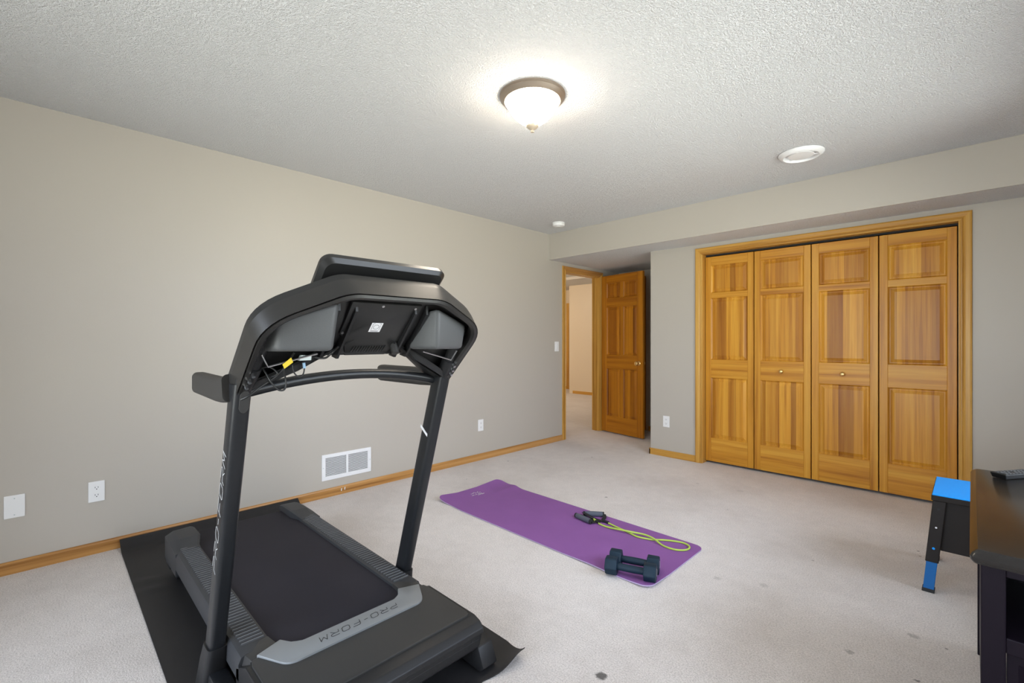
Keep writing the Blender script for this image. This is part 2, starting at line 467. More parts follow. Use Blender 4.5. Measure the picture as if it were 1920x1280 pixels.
# mitred: left leg, right leg, head as extrusions with slanted ends
def mitred(b, x0, x1, zt, w, Y, sgn):
    prof = [(0, 0), (0, .008), (.006, .011), (.014, .011), (.017, .008), (.022, .012), (.030, .0155), (w-.012, .017), (w-.003, .015), (w, .010), (w, 0)]
    ptsL = []; 
    rows = [[], [], [], []]
    for u, v in prof:
        rows[0].append(Vector((x0-u, Y+sgn*v, 0))); rows[1].append(Vector((x0-u, Y+sgn*v, zt+u)))
        rows[2].append(Vector((x1+u, Y+sgn*v, zt+u))); rows[3].append(Vector((x1+u, Y+sgn*v, 0)))
    return rows
rows = mitred(b, CX0, CX1, CZ-.012, CW, YC, -1)
for i, nm in ((0, 'trim_1'), (1, 'trim_2'), (2, 'trim_3')):
    c = B(); A, D = rows[i], rows[i+1]
    va = c.verts(A); vd = c.verts(D); n = len(va)
    for k in range(n): c.face([va[k], va[(k+1) % n], vd[(k+1) % n], vd[k]])
    c.face(va[::-1]); c.face(vd)
    struct(c.build(nm, 'oakx' if i == 1 else 'oak'))
# closet jambs and head lining
b = B(); b.box(CX0, CX0+.006, YC-.002, YC+.11, 0, CZ-.012); b.box(CX1-.006, CX1, YC-.002, YC+.11, 0, CZ-.012); b.box(CX0+.006, CX1-.006, YC-.002, YC+.11, CZ-.012, CZ)
struct(b.build('trim_4', 'oak'))
# closet track
b = B(); b.box(CX0+.01, CX1-.01, YC+.07, YC+.10, CZ-.026, CZ-.012); struct(b.build('trim_5', 'slot'))
# entry door casing on the room side of the left wall
b = B(); 
prof = [(0, 0), (0, .008), (.006, .011), (.014, .011), (.017, .008), (.022, .012), (.030, .0155), (.050, .017), (.059, .015), (.062, .010), (.062, 0)]
R = [[], [], [], []]
for u, v in prof:
    R[0].append((v, DY0-u, 0)); R[1].append((v, DY0-u, DZ-.005+u)); R[2].append((v, DY1+u, DZ-.005+u)); R[3].append((v, DY1+u, 0))
for i, nm in ((0, 'trim_6'), (1, 'trim_7'), (2, 'trim_8')):
    c = B(); va = c.verts(R[i]); vd = c.verts(R[i+1]); n = len(va)
    for k in range(n): c.face([va[k], va[(k+1) % n], vd[(k+1) % n], vd[k]])
    c.face(va[::-1]); c.face(vd); struct(c.build(nm, 'oaky' if i == 1 else 'oak'))
# jamb lining with stop
b = B(); j = .008
b.box(-.115, .002, DY0, DY0+j, 0, DZ); b.box(-.115, .002, DY1-j, DY1, 0, DZ); b.box(-.115, .002, DY0+j, DY1-j, DZ-j-.005, DZ)
b.box(-.075, -.04, DY0+j, DY0+j+.011, 0, DZ-j-.005); b.box(-.075, -.04, DY1-j-.011, DY1-j, 0, DZ-j-.005)
struct(b.build('trim_9', 'oak'))

# ------------------------------------------------------------------ panel doors
def panel_door(name, w, z0, z1, cells, th, mats, stiles):
    """local: x along the leaf, front face at y=0 facing -y. cells: (x0,x1,z0,z1)"""
    st, rl, pn = mats
    b = B()
    xs = sorted({v for c in cells for v in c[:2]})
    lo, hi = min(c[0] for c in cells), max(c[1] for c in cells)
    b.box(0, lo, 0, th, z0, z1, .0025); b.box(hi, w, 0, th, z0, z1, .0025)
    d = struct(b.build(name, st))
    r = B()
    zr = sorted({(c[2], c[3]) for c in cells}); edges = [z0] + [v for q in zr for v in q] + [z1]
    for k in range(0, len(edges), 2): r.box(lo, hi, .0006, th-.0006, edges[k], edges[k+1], .0015)
    r.build('rail', rl, d)
    colx = sorted({(c[0], c[1]) for c in cells})
    if len(colx) > 1:
        mm = B()
        for (a, e) in zr: mm.box(colx[0][1], colx[1][0], .0006, th-.0006, a, e, .0015)
        mm.build('mullion', st, d)
    for (x0, x1, a, e) in cells:
        p = B(); m1, m2 = .012, .040
        # sticking (sloped inner edge), then raised field
        def loop(ins, y): return [(x0+ins, y, a+ins), (x1-ins, y, a+ins), (x1-ins, y, e-ins), (x0+ins, y, e-ins)]
        L = [loop(0, .002), loop(.010, .011), loop(.016, .011), loop(m2, .004), loop(m2+.004, .004)]
        vs = [p.verts(q) for q in L]
        for q0, q1 in zip(vs, vs[1:]):
            for k in range(4): p.face([q0[k], q0[(k+1) % 4], q1[(k+1) % 4], q1[k]])
        p.face(vs[-1])
        bk = p.verts(loop(0, th-.004)); 
        for k in range(4): p.face([vs[0][k], bk[k], bk[(k+1) % 4], vs[0][(k+1) % 4]])
        p.face(bk[::-1])
        p.build('panel', pn, d)
    return d
def place(o, loc, rz=0):
    o.matrix_world = Matrix.Translation(loc) @ Matrix.Rotation(rz, 4, 'Z')

LX = [1.642, 2.087, 2.538, 2.991, 3.436]
for i in range(4):
    w = LX[i+1]-LX[i]-.007
    cells = [(.052, w-.052, .250, .838), (.052, w-.052, 1.015, 1.612), (.052, w-.052, 1.665, 1.93)]
    d = panel_door('door_%d' % (i+2), w, .022, 2.016, cells, .032, ('pine', 'pinex', 'pinep'), .05)
    if i in (1, 2):
        k = B(); k.lathe([(.009, 0), (.008, -.008), (.010, -.012), (.016, -.017), (.018, -.024), (.014, -.030), (.006, -.033)], ((w/2 if i == 1 else w/2-.005), 0, .925), 24, 0, 'y')
        tag(k.build('door_knob', 'brass', d, 40), 'small gold coloured knob')
    place(d, (LX[i]+.0025, .434, 0))
# entry door, hinged on the far jamb, swung into the room
w = .675
cells = [(x0, x1, z0, z1) for (z0, z1) in ((.22, .835), (1.015, 1.63), (1.75, 1.945)) for (x0, x1) in ((.088, .306), (.369, .587))]
d1 = panel_door('door_1', w, .012, 2.045, cells, .035, ('door', 'doorx', 'doorp'), .09)
for sg, y0 in ((-1, 0), (1, .035)):
    k = B()
    k.lathe([(.026, 0), (.026, .003*sg), (.020, .007*sg), (.009, .010*sg), (.009, .028*sg), (.020, .034*sg), (.026, .046*sg), (.024, .056*sg), (.012, .062*sg)], (.615, y0, .92), 24, 0, 'y')
    k.build('door_knob', 'brass', d1, 40)
place(d1, (.022, 1.048, 0), math.atan2(-.125, .70))
# closed door at the back of the alcove and its casing
b = B(); b.box(.02, .42, 1.47, 1.499, 0.012, 2.06, .003); struct(b.build('door_6', 'door'))

# ------------------------------------------------------------------ hall beyond the door
b = B(); b.box(-2.914, -.11, 4.27, 4.38, 0, H+.2); struct(b.build('wall_hall_far', 'cream'))
b = B(); b.box(-3.02, -2.914, 4.2705, 5.0, 0, H+.2); struct(b.build('wall_hall_return', 'cream'))
b = B(); b.box(-6, -3.02, 4.95, 5.06, 0, H+.2); struct(b.build('wall_hall_end', 'cream'))
b = B(); b.box(-6, -5.9, -1.6, 4.95, 0, H+.2); struct(b.build('wall_hall_left', 'cream'))
b = B(); b.box(-5.9, -.11, -1.7, -1.6, 0, H+.2); struct(b.build('wall_hall_near', 'cream'))
b = B(); b.box(-6.0, -.11, -1.7, 3.40, H+.06, H+.16); b.box(-6.0, -.11, 3.42, 5.06, H+.005, H+.16); struct(b.build('ceiling_hall', 'ceil'))
b = B(); b.box(-6.0, -.11, 3.40, 3.42, H+.003, H+.16); struct(b.build('wall_hall_bulkhead', 'wall'))
b = B(); b.box(-3.62, -3.54, 4.925, 4.95, 0, 2.12, .004); b.box(-3.54, -3.03, 4.925, 4.95, 2.06, 2.12, .004); struct(b.build('trim_10', 'oak'))
b = B(); b.box(-3.538, -3.03, 4.936, 4.949, .01, 2.06); struct(b.build('door_7', 'door'))
baseboard('baseboard_hall_end', -5.9, -3.625, ('y', 4.95, -1), mat='oakx')
hl = bpy.data.lights.new('hall_lamp', 'POINT'); hl.energy = 110; hl.color = (1, .84, .64); hl.shadow_soft_size = .15
ho = bpy.data.objects.new('hall_lamp', hl); ho.location = (-3.4, 1.6, 2.25); COL.objects.link(ho)

# ------------------------------------------------------------------ ceiling fittings
LC = (1.925, -2.408)
t = thing('ceiling_light', 'lit flush-mount ceiling light with bronze rim, frosted glass bowl and finial', 'light', (*LC, H))
b = B(); b.lathe([(.167, 0), (.167, -.006), (.162, -.010), (.163, -.014), (.157, -.020), (.146, -.030), (.142, -.033), (.138, -.030), (.05, -.028)], (*LC, H), 48); b.build('rim', 'nickel', t, 40)
b = B(); b.lathe([(.137, -.022), (.139, -.030), (.137, -.037), (.128, -.048), (.122, -.062), (.106, -.088), (.084, -.112), (.060, -.130), (.036, -.142), (.020, -.146)], (*LC, H), 48); b.build('glass_bowl', 'shade', t, 50)
b = B(); b.lathe([(.030, -.138), (.033, -.141), (.033, -.146), (.030, -.154), (.024, -.163), (.012, -.170), (.006, -.173), (.006, -.177), (.010, -.180), (.009, -.184), (.003, -.186)], (*LC, H), 32)
for k in range(14):
    a = 2*PI*k/14; ca, sa = math.cos(a), math.sin(a)
    b.tube([(LC[0]+.032*ca, LC[1]+.032*sa, H-.140), (LC[0]+.030*ca, LC[1]+.030*sa, H-.154)], .0022, 6)
b.build('finial', 'finial', t, 40)

c = (2.704, -.622)
t = thing('ceiling_air_diffuser', 'round white air diffuser in the ceiling above the closet doors', 'vent', (*c, H))
b = B(); b.lathe([(.128, 0), (.132, -.003), (.130, -.010), (.108, -.026), (.103, -.026), (.100, -.018), (.098, -.004)], (*c, H), 48); b.build('flange', 'white_metal', t, 40)
b = B(); b.lathe([(.010, -.010), (.072, -.012), (.075, -.015), (.072, -.019), (.03, -.022), (.005, -.0225)], (*c, H), 40); b.build('disc', 'white_metal', t, 40)
for k in range(3):
    b = B(); a = 2*PI*k/3+.4; ca, sa = math.cos(a), math.sin(a)
    b.tube([(c[0]+.07*ca, c[1]+.07*sa, H-.014), (c[0]+.101*ca, c[1]+.101*sa, H-.012)], .005, 6)
    b.build('bracket', 'white_metal', t)
c = (.412, -.335)
t = thing('smoke_detector', 'small round white smoke detector on the ceiling near the corner', 'smoke detector', (*c, H))
b = B(); b.lathe([(.066, 0), (.067, -.010), (.062, -.012), (.062, -.016), (.066, -.018), (.062, -.032), (.050, -.040), (.01, -.041)], (*c, H), 40); b.build('housing', 'white', t, 40)
b = B(); b.lathe([(.020, -.0405), (.020, -.044), (.002, -.0445)], (c[0]+.012, c[1]-.012, H), 20); b.build('test_button', 'white', t, 40)

# ------------------------------------------------------------------ wall fittings
def wall_fn(axis, c, sg):
    # (along, up, out) -> xyz
    if axis == 'x': return lambda a, z, d: (c+sg*d, a, z)
    return lambda a, z, d: (a, c+sg*d, z)
def plate_box(b, fn, a0, a1, z0, z1, d0, d1, bev=0, mi=0):
    b.hexa([fn(a0, z0, d0), fn(a1, z0, d0), fn(a1, z1, d0), fn(a0, z1, d0), fn(a0, z0, d1), fn(a1, z0, d1), fn(a1, z1, d1), fn(a0, z1, d1)], bev, mi)
def outlet(fn, a, z, label, base):
    t = thing('wall_outlet', label, 'outlet', base, 'white duplex wall outlets')
    b = B(); plate_box(b, fn, a-.035, a+.035, z-.0575, z+.0575, 0, .006, .003); b.build('cover_plate', 'white', t)
    for dz in (-.021, .021):
        r = B(); poly = []
        for k in range(24):
            an = 2*PI*k/24; x, y = .0175*math.cos(an), .0175*math.sin(an); y = max(-.0125, min(.0125, y)); poly.append((a+x, z+dz+y))
        r.prism(poly, fn, .0055, .0075)
        for s in (-1, 1):
            plate_box(r, fn, a+s*.0062-.0011, a+s*.0062+.0011, z+dz-.001, z+dz+.0075, .0074, .0077, 0, 1)
        pr = [(a+.0026*math.cos(2*PI*k/12), z+dz-.0065+.0026*math.sin(2*PI*k/12)) for k in range(12)]
        r.prism(pr, fn, .0074, .0077, mi=1)
        r.build('receptacle', ['white', 'slot'], t)
    s = B(); s.prism([(a+.0025*math.cos(2*PI*k/10), z+.0025*math.sin(2*PI*k/10)) for k in range(10)], fn, .0058, .0068); s.build('screw', 'white', t)
LW = wall_fn('x', 0, 1)
outlet(LW, -3.948, .348, 'white duplex outlet on the left wall beside the blank cover plate', (0, -3.948, .348))
outlet(LW, -1.068, .348, 'white duplex outlet on the left wall between the floor vent grille and the doorway', (0, -1.068, .348))
outlet(wall_fn('y', YC, -1), 1.265, .362, 'white duplex outlet on the short wall left of the closet doors', (1.265, YC, .362))
t = thing('blank_cover_plate', 'blank white cover plate low on the left wall, at the far left', 'cover plate', (0, -4.264, .343))
b = B(); plate_box(b, LW, -4.302, -4.226, .285, .402, 0, .006, .003); b.build('cover_plate', 'white', t)
for dz in (-.042, .042):
    s = B(); s.prism([(-4.264+.003*math.cos(2*PI*k/10), .343+dz+.003*math.sin(2*PI*k/10)) for k in range(10)], LW, .0058, .0068); s.build('screw', 'clip', t)
t = thing('light_switch', 'white rocker light switch on the left wall beside the open doorway', 'light switch', (0, .133, 1.128))
b = B(); plate_box(b, LW, .096, .170, 1.070, 1.186, 0, .006, .003); b.build('cover_plate', 'white', t)
b = B(); plate_box(b, LW, .117, .149, 1.096, 1.160, .0055, .009, .0015); b.build('rocker', 'white', t)
# return-air grille
A0, A1, Z0, Z1 = -2.673, -2.268, .128, .326
t = thing('vent_grille', 'white louvred return-air grille low on the left wall above the baseboard', 'vent', (0, (A0+A1)/2, Z0))
b = B(); fr = .028
plate_box(b, LW, A0, A1, Z0, Z0+fr, 0, .008, .002); plate_box(b, LW, A0, A1, Z1-fr, Z1, 0, .008, .002)
plate_box(b, LW, A0, A0+fr, Z0+fr, Z1-fr, 0, .008, .001); plate_box(b, LW, A1-fr, A1, Z0+fr, Z1-fr, 0, .008, .001)
mid = (A0+A1)/2; plate_box(b, LW, mid-.008, mid+.008, Z0+fr, Z1-fr, 0, .007, .001)
b.build('frame', 'white_metal', t)
b = B(); plate_box(b, LW, A0+fr, A1-fr, Z0+fr, Z1-fr, .0003, .0008); b.build('backing', 'duct', t)
for (p, q) in ((A0+fr, mid-.008), (mid+.008, A1-fr)):
    b = B(); n = 17
    for k in range(n):
        z = Z0+fr+(k+.35)*(Z1-Z0-2*fr)/n
        b.hexa([LW(p, z+.0006, .0012), LW(q, z+.0006, .0012), LW(q, z+.0016, .0012), LW(p, z+.0016, .0012), LW(p, z-.0026, .006), LW(q, z-.0026, .006), LW(q, z+.0008, .0062), LW(p, z+.0008, .0062)])
    b.build('louvres', 'white_metal', t)
for a in (A0+.010, A1-.010):
    s = B(); s.prism([(a+.0032*math.cos(2*PI*k/10), (Z0+Z1)/2+.0032*math.sin(2*PI*k/10)) for k in range(10)], LW, .0078, .009); s.build('screw', 'clip', t)
# spring door stop on the alcove baseboard
t = thing('door_stop', 'small brass spring door stop on the alcove baseboard behind the open door', 'door stop', (.62, 1.488, .04))
b = B(); b.tube([(.62+.006*math.cos(k*.9), 1.488-.0009*k, .04+.006*math.sin(k*.9)) for k in range(80)], .0013, 5); b.build('spring', 'brass', t)
b = B(); b.tube([(.62, 1.418, .04), (.62, 1.404, .04)], .008, 12); b.build('tip', 'white', t)

# ------------------------------------------------------------------ lettering strokes
def arc_o(w=1.0): return [(.18, 0), (.82*w, 0), (w, .18), (w, .82), (.82*w, 1), (.18, 1), (0, .82), (0, .18), (.18, 0)]
GL = {'P': [[(0, 0), (0, .52), (.82, .52), (1, .66), (1, .86), (.82, 1), (0, 1)]],
      'R': [[(0, 0), (0, .48), (.80, .48), (1, .62), (1, .86), (.82, 1), (0, 1)], [(.48, .48), (1, 0)]],
      'O': [arc_o()], '-': [[(.1, .5), (.75, .5)]],
      'F': [[(0, 0), (0, .86), (.14, 1), (1, 1)], [(0, .5), (.82, .5)]],
      'M': [[(0, 0), (.12, 1), (.5, .3), (.88, 1), (1, 0)]]}
def write(b, text, O, ux, uy, lw, lh, gap, w, h=.0006, mi=0, slant=.25):
    O, ux, uy = Vector(O), Vector(ux), Vector(uy); x = 0
    for ch in text:
        ww = lw*(.7 if ch == '-' else 1)
        st = [[((x + a*ww + slant*c*lh), c*lh) for a, c in s] for s in GL[ch]]
        b.ribbon(st, O, ux, uy, w, h, mi); x += ww+gap

# ------------------------------------------------------------------ treadmill
TY = -3.378
tm = thing('treadmill', 'black treadmill seen from its front end, standing on a black mat by the left wall', 'treadmill', (1.4, TY, 0.006))
def P(x, h, z): return (x, TY+h, z)
ZM = .007
# base frame: two floor bars, cross tie and front feet
b = B()
for s in (-1, 1):
    b.box(1.585, 2.16, TY+s*.362-.028, TY+s*.362+.028, ZM+.022, ZM+.085, .008)
b.box(1.60, 1.66, TY-.335, TY+.335, ZM+.03, ZM+.08, .006); b.box(2.07, 2.13, TY-.335, TY+.335, ZM+.03, ZM+.08, .006)
b.build('base_frame', 'post', tm, 30)
for s in (-1, 1):
    f = B(); f.prism([(2.10, ZM), (2.255, ZM), (2.275, ZM+.02), (2.245, ZM+.085), (2.185, ZM+.105), (2.10, ZM+.09)], lambda u, v, a: (u, a, v), TY+s*.362-.034, TY+s*.362+.034, .006)
    f.build('front_foot', 'plastic', tm, 30)
# deck frame under the belt
b = B()
for s in (-1, 1): b.box(.62, 1.84, TY+s*.300-.024, TY+s*.300+.024, .085, .150, .004)
b.box(.60, 1.84, TY-.27, TY+.27, .135, .165, .003)
b.build('deck', 'plastic', tm)
# belt wraps the deck
b = B(); prof = []
for k in range(9): a = PI/2+PI*k/8; prof.append((.585+.034*math.cos(a), .148+.034*math.sin(a)))
prof = [(1.93, .182)] + prof + [(1.93, .114)]
b.prism(prof, lambda u, v, a: (u, a, v), TY-.262, TY+.262)
b.build('running_belt', 'belt', tm, 40)
# side foot rails with transverse ribs, and raised rear end caps
for s in (-1, 1):
    def rp(u, v, a): return (a, TY+s*u, v)
    b = B()
    prof = [(.237, .176), (.239, .193), (.246, .1965), (.318, .1965), (.332, .190), (.340, .172), (.340, .118), (.326, .104), (.262, .104), (.262, .176)]
    b.prism(prof, rp, .74, 1.86)
    rail = b.build('side_rail', 'rail', tm, 35)
    r = B(); n = 48
    for k in range(n):
        x = .818 + k*(1.800-.818)/(n-1)
        r.hexa([(x-.0058, TY+s*.247, .1963), (x+.0058, TY+s*.247, .1963), (x+.0058, TY+s*.319, .1963), (x-.0058, TY+s*.319, .1963),
                (x-.0020, TY+s*.249, .2005), (x+.0020, TY+s*.249, .2005), (x+.0020, TY+s*.317, .2005), (x-.0020, TY+s*.317, .2005)], mi=0)
        r.box(x+.0012, x+.0024, TY+s*.249 if s > 0 else TY-.317, TY+s*.317 if s > 0 else TY-.249, .2003, .2008, mi=1)
    r.build('tread_ribs', ['rail', 'rib'], rail)
    e = B()
    def cap(x, zt_in, zt_out, h_in, h_out):
        return [(x, TY+s*h_in, .150), (x, TY+s*h_in, zt_in), (x, TY+s*(h_in+.010), zt_in+.004), (x, TY+s*(h_out-.034), zt_in+.001), (x, TY+s*h_out, zt_out), (x, TY+s*h_out, .085)]
    secs = [cap(.545, .196, .176, .222, .330), cap(.552, .206, .188, .220, .338), cap(.60, .2155, .192, .219, .341), cap(.735, .2175, .193, .219, .341), cap(.805, .200, .190, .238, .3405), cap(.845, .197, .189, .240, .3402)]
    vs = [e.verts(q) for q in secs]
    for a, c2 in zip(vs, vs[1:]):
        for k in range(6): e.face([a[k], a[(k+1) % 6], c2[(k+1) % 6], c2[k]])
    e.face(vs[0][::-1]); e.face(vs[-1])
    e.build('end_cap', 'rail', tm, 14)
    # roller bracket hanging below the cap, rear foot wheel
    k = B(); k.hexa([(.552, TY+s*.250, .050), (.66, TY+s*.250, .050), (.66, TY+s*.334, .050), (.552, TY+s*.334, .050), (.548, TY+s*.25, .16), (.70, TY+s*.25, .16), (.70, TY+s*.338, .16), (.548, TY+s*.338, .16)], .006)
    k.build('roller_bracket', 'plastic', tm, 30)
    k = B(); k.prism([(.612, ZM), (.692, ZM), (.700, ZM+.012), (.690, .060), (.645, .075), (.612, .060)], lambda u, v, a: (u, a, v), TY+s*.296-.016, TY+s*.296+.016, .004)
    k.build('rear_foot', 'plastic', tm, 30)
    # connector piece between rail and hood
    k = B(); k.hexa([P(1.80, s*.236, .14), P(1.90, s*.236, .14), P(1.90, s*.334, .14), P(1.80, s*.334, .14), P(1.808, s*.238, .1975), P(1.915, s*.228, .204), P(1.93, s*.314, .1985), P(1.82, s*.328, .1935)], .005)
    k.build('hood_corner', 'plastic_soft', tm, 30)
# motor hood
b = B()
prof = [(1.83, .105), (1.83, .150), (1.93, .1965), (2.212, .1965), (2.244, .187), (2.263, .168), (2.263, .150), (2.247, .145), (2.240, .090), (2.222, .072), (1.86, .072)]
b.prism(prof, lambda u, v, a: (u, a, v), TY-.340, TY+.340, .004, seg=2)
hood = b.build('motor_hood', 'plastic', tm, 12)
b = B(); pl = [(1.935, -.262), (2.03, -.225), (2.03, .225), (1.935, .262), (1.93, .318), (1.95, .323), (2.185, .323), (2.203, .318), (2.208, .305), (2.208, -.305), (2.203, -.318), (2.185, -.323), (1.95, -.323), (1.93, -.318)]
pl = [(1.905, -.24), (2.0, -.20), (2.0, .20), (1.905, .24), (1.915, .318), (1.94, .324), (2.185, .324), (2.202, .319), (2.207, .303), (2.207, -.303), (2.202, -.319), (2.185, -.324), (1.94, -.324), (1.915, -.318)]
b.prism([(u, v) for u, v in pl], lambda u, v, a: (u, TY+v, a), .185, .2025, .0025)
b.build('hood_panel', 'plastic_soft', hood, 30)
b = B(); b.prism([(u+(.004 if u > 2.1 else 0), v*1.012) for u, v in pl], lambda u, v, a: (u, TY+v, a), .19, .1972)
b.tube([P(2.2435, -.332, .121), P(2.2435, .332, .121)], .0016, 6)
for h in (-.20, .0, .30): b.tube([P(2.246, h, .128), P(2.235, h, .128)], .0045, 8)
b.build('hood_seam', 'slot', hood)
# silver band framing the belt
b = B()
inner = fillet([(1.878, -.222, 0), (1.936, -.192, 0), (1.936, .192, 0), (1.878, .222, 0)], .03)
outer = fillet([(1.908, .302, 0), (2.024, .245, 0), (2.024, -.245, 0), (1.908, -.302, 0)], .035)
poly = [(p.x, p.y) for p in inner] + [(p.x, p.y) for p in outer]
b.prism(poly, lambda u, v, a: (u, TY+v, a), .170, .2085, .0025)
band = b.build('trim_band', 'band', hood, 30)
b = B(); write(b, 'PRO-FORM', P(1.964, .160, .2087), (0, -1, 0), (1, 0, 0), .026, .026, .0125, .0020)
b.build('brand_lettering', 'print_dark', hood)
# uprights
LEAN, XB0, XW, HW = .322, 1.596, .075, .025
def upx(z): return XB0 + LEAN*z
for s in (-1, 1):
    hc = s*.365
    def up(u, v, z): return (upx(z)+u, TY+hc+v, z)
    b = B(); sec = []
    for k in range(32):
        a = 2*PI*k/32; c, sn = math.cos(a), math.sin(a)
        e = .45
        sec.append((XW/2 + XW/2*math.copysign(abs(c)**e, c), HW*math.copysign(abs(sn)**(.55), sn)))
    lo = b.verts([up(u, v, .03) for u, v in sec]); hi = b.verts([up(u, v, 1.072) for u, v in sec])
    for k in range(32): b.face([lo[k], lo[(k+1) % 32], hi[(k+1) % 32], hi[k]])
    b.face(lo[::-1]); b.face(hi)
    post = b.build('upright', 'post', tm, 40)
    b = B()
    def bo(u, v, z, g): return (upx(z)+XW/2+(u-XW/2)*(1+g), TY+hc+v*(1+g*1.3), z)
    r1 = b.verts([bo(u, v, .012, .55) for u, v in sec]); r2 = b.verts([bo(u, v, .12, .34) for u, v in sec]); r3 = b.verts([bo(u, v, .175, .16) for u, v in sec]); r4 = b.verts([bo(u, v, .175, .01) for u, v in sec])
    for ra, rb in ((r1, r2), (r2, r3), (r3, r4)):
        for k in range(32): b.face([ra[k], ra[(k+1) % 32], rb[(k+1) % 32], rb[k]])
    b.face(r1[::-1])
    b.build('upright_boot', 'plastic', post, 35)
    if s < 0:
        b = B(); O = (upx(.455)+.056, TY+hc-.0252, .455)
        d = Vector((LEAN, 0, 1)).normalized()
        # letters climb the outer face, tops towards the running deck
        write(b, 'PRO-FORM', O, d, Vector((-d.z, 0, d.x)), .040, .034, .0155, .0024)
        b.build('brand_lettering', 'print_light', post)
        b = B(); b.lathe([(.001, .0)], (0, 0, 0), 3) if False else None
        g = []
        for k in range(20):
            a = 2*PI*k/20; g.append((.014*math.cos(a), .022*math.sin(a)+(.012 if math.sin(a) > 0 else -.012)))
        b.prism(g, lambda u, v, a: (upx(1.02+v)+XW+a, TY+hc+.004+u, 1.02+v), -.004, .003, .001)
        b.build('cable_grommet', 'plastic_soft', post)
    else:
        b = B(); z0 = .822
        qx = [(.004, .014), (.050, -.020), (.052, -.008), (.006, .026)]
        b.hexa([(upx(z0)+u, TY+hc-.0262, z0+v) for u, v in qx] + [(upx(z0)+u, TY+hc-.0245, z0+v) for u, v in qx])
        tag(b.build('sticker', 'paper', post), 'white sticker')
    # neck tube and sleeve inside the console
    b = B(); b.tube([P(1.985, s*.362, 1.05), P(2.055, s*.350, 1.14), P(2.14, s*.335, 1.25)], .021, 16)
    b.tube([P(2.000, s*.360, 1.075), P(2.045, s*.352, 1.128)], .027, 16)
    b.build('neck', 'plastic', post, 40)
    for q in ((2.035, .362, 1.10), (2.05, .357, 1.118), (2.02, .366, 1.083)):
        k = B(); k.tube([P(q[0]+.012, s*q[1], q[2]-.012), P(q[0]+.022, s*q[1], q[2]-.022)], .005, 8); k.build('bolt', 'steel', post)
# crossbar
b = B(); pts = [P(1.944 - .0*(1-(h/.34)**2), h, 1.042 + .038*(1-(h/.345)**2)) for h in [-.345+.69*k/24 for k in range(25)]]
b.tube(pts, .0175, 16); b.build('crossbar', 'post', tm, 60)
# side handlebars
for s in (-1, 1):
    b = B()
    path = [(1.475, .372, 1.046, .60), (1.485, .372, 1.046, .92), (1.50, .372, 1.046, 1.0), (1.82, .380, 1.046, 1.0), (1.885, .381, 1.049, 1.02), (1.925, .382, 1.054, 1.05), (1.955, .382, 1.060, 1.08)]
    rings = []
    for i, (x, h, z, g) in enumerate(path):
        q0, q1 = path[max(i-1, 0)], path[min(i+1, len(path)-1)]
        tx, tz = q1[0]-q0[0], q1[2]-q0[2]; L = math.hypot(tx, tz); nx, nz = -tz/L, tx/L
        ring = []
        for (u, v) in rrect(-.024, .024, -.038, .038, .016, 4):
            ring.append(P(x+nx*v*g, s*h+u*g, z+nz*v*g))
        rings.append(b.verts(ring))
    for a, c in zip(rings, rings[1:]):
        for k in range(len(a)): b.face([a[k], a[(k+1) % len(a)], c[(k+1) % len(a)], c[k]])
    b.face(rings[0][::-1]); b.face(rings[-1])
    b.build('handlebar', 'foam', tm, 40)

# console: 45 degree instrument plate with a cowl wrapped round its edge, open towards the front
def mirror(half): return [(h*-1, x, z) for h, x, z in half] + [(h, x, z) for h, x, z in half[::-1]]
Kh = [(.388, 1.885, 1.020), (.388, 2.178, 1.280), (.176, 2.230, 1.377)]
Sh = [(.384, 1.985, 1.025), (.380, 2.216, 1.240), (.167, 2.270, 1.334)]
def ring3(half, r):
    pts = [P(x, h, z) for h, x, z in mirror(half)]
    return fillet(pts, [0, r[0], r[1], r[1], r[0], 0], 7)
K = ring3(Kh, (.085, .03)); S = ring3(Sh, (.085, .04))
def inset(ring, dh, dz, dx):
    c = Vector((2.12, TY, 1.17)); out = []
    for p in ring:
        q = Vector(p); d = Vector((0, q.y-c.y, q.z-c.z)); L = d.length; d /= L
        out.append(Vector((q.x+dx, q.y-d.y*dh, q.z-d.z*dz)))
    return out
R0 = inset(S, .0035, .003, -.007); R1 = inset(S, .006, .005, .003); R2 = inset(S, .018, .016, .001); R3 = inset(S, .024, .022, -.012)
I = inset(K, .030, .030, .012)
b = B()
b.strip(K, S); b.strip(S, R0); b.strip(R0, R1); b.strip(R1, R2); b.strip(R2, R3); b.strip(R3, I)
# closing edge flanks at the two lower ends
for e in (0, -1):
    v = b.verts([K[e], S[e], R0[e], R1[e], R2[e], R3[e], I[e]]); b.face(v)
shell = b.build('console_shell', 'cowl', tm, 24)
# instrument plate (user side), with the arched lower edge
low = [(-.346, 2.000, 1.050), (-.225, 2.040, 1.106), (-.142, 2.030, 1.152), (.142, 2.030, 1.152), (.225, 2.040, 1.106), (.346, 2.000, 1.050)]
b = B()
lowp = [Vector(P(x, h, z)) for h, x, z in low]
front = list(K) + lowp[::-1]
back = [Vector(p)+Vector((-.016, 0, .016)) for p in front]
f1 = b.verts(front); f2 = b.verts(back); n = len(front)
cf = b.bm.verts.new(P(2.105, 0, 1.241)); cb = b.bm.verts.new(P(2.089, 0, 1.257))
for k in range(n):
    b.face([f1[k], f2[k], f2[(k+1) % n], f1[(k+1) % n]])
    b.face([f1[k], f1[(k+1) % n], cf]); b.face([f2[(k+1) % n], f2[k], cb])
b.build('instrument_plate', 'plastic_gloss', tm, 20)
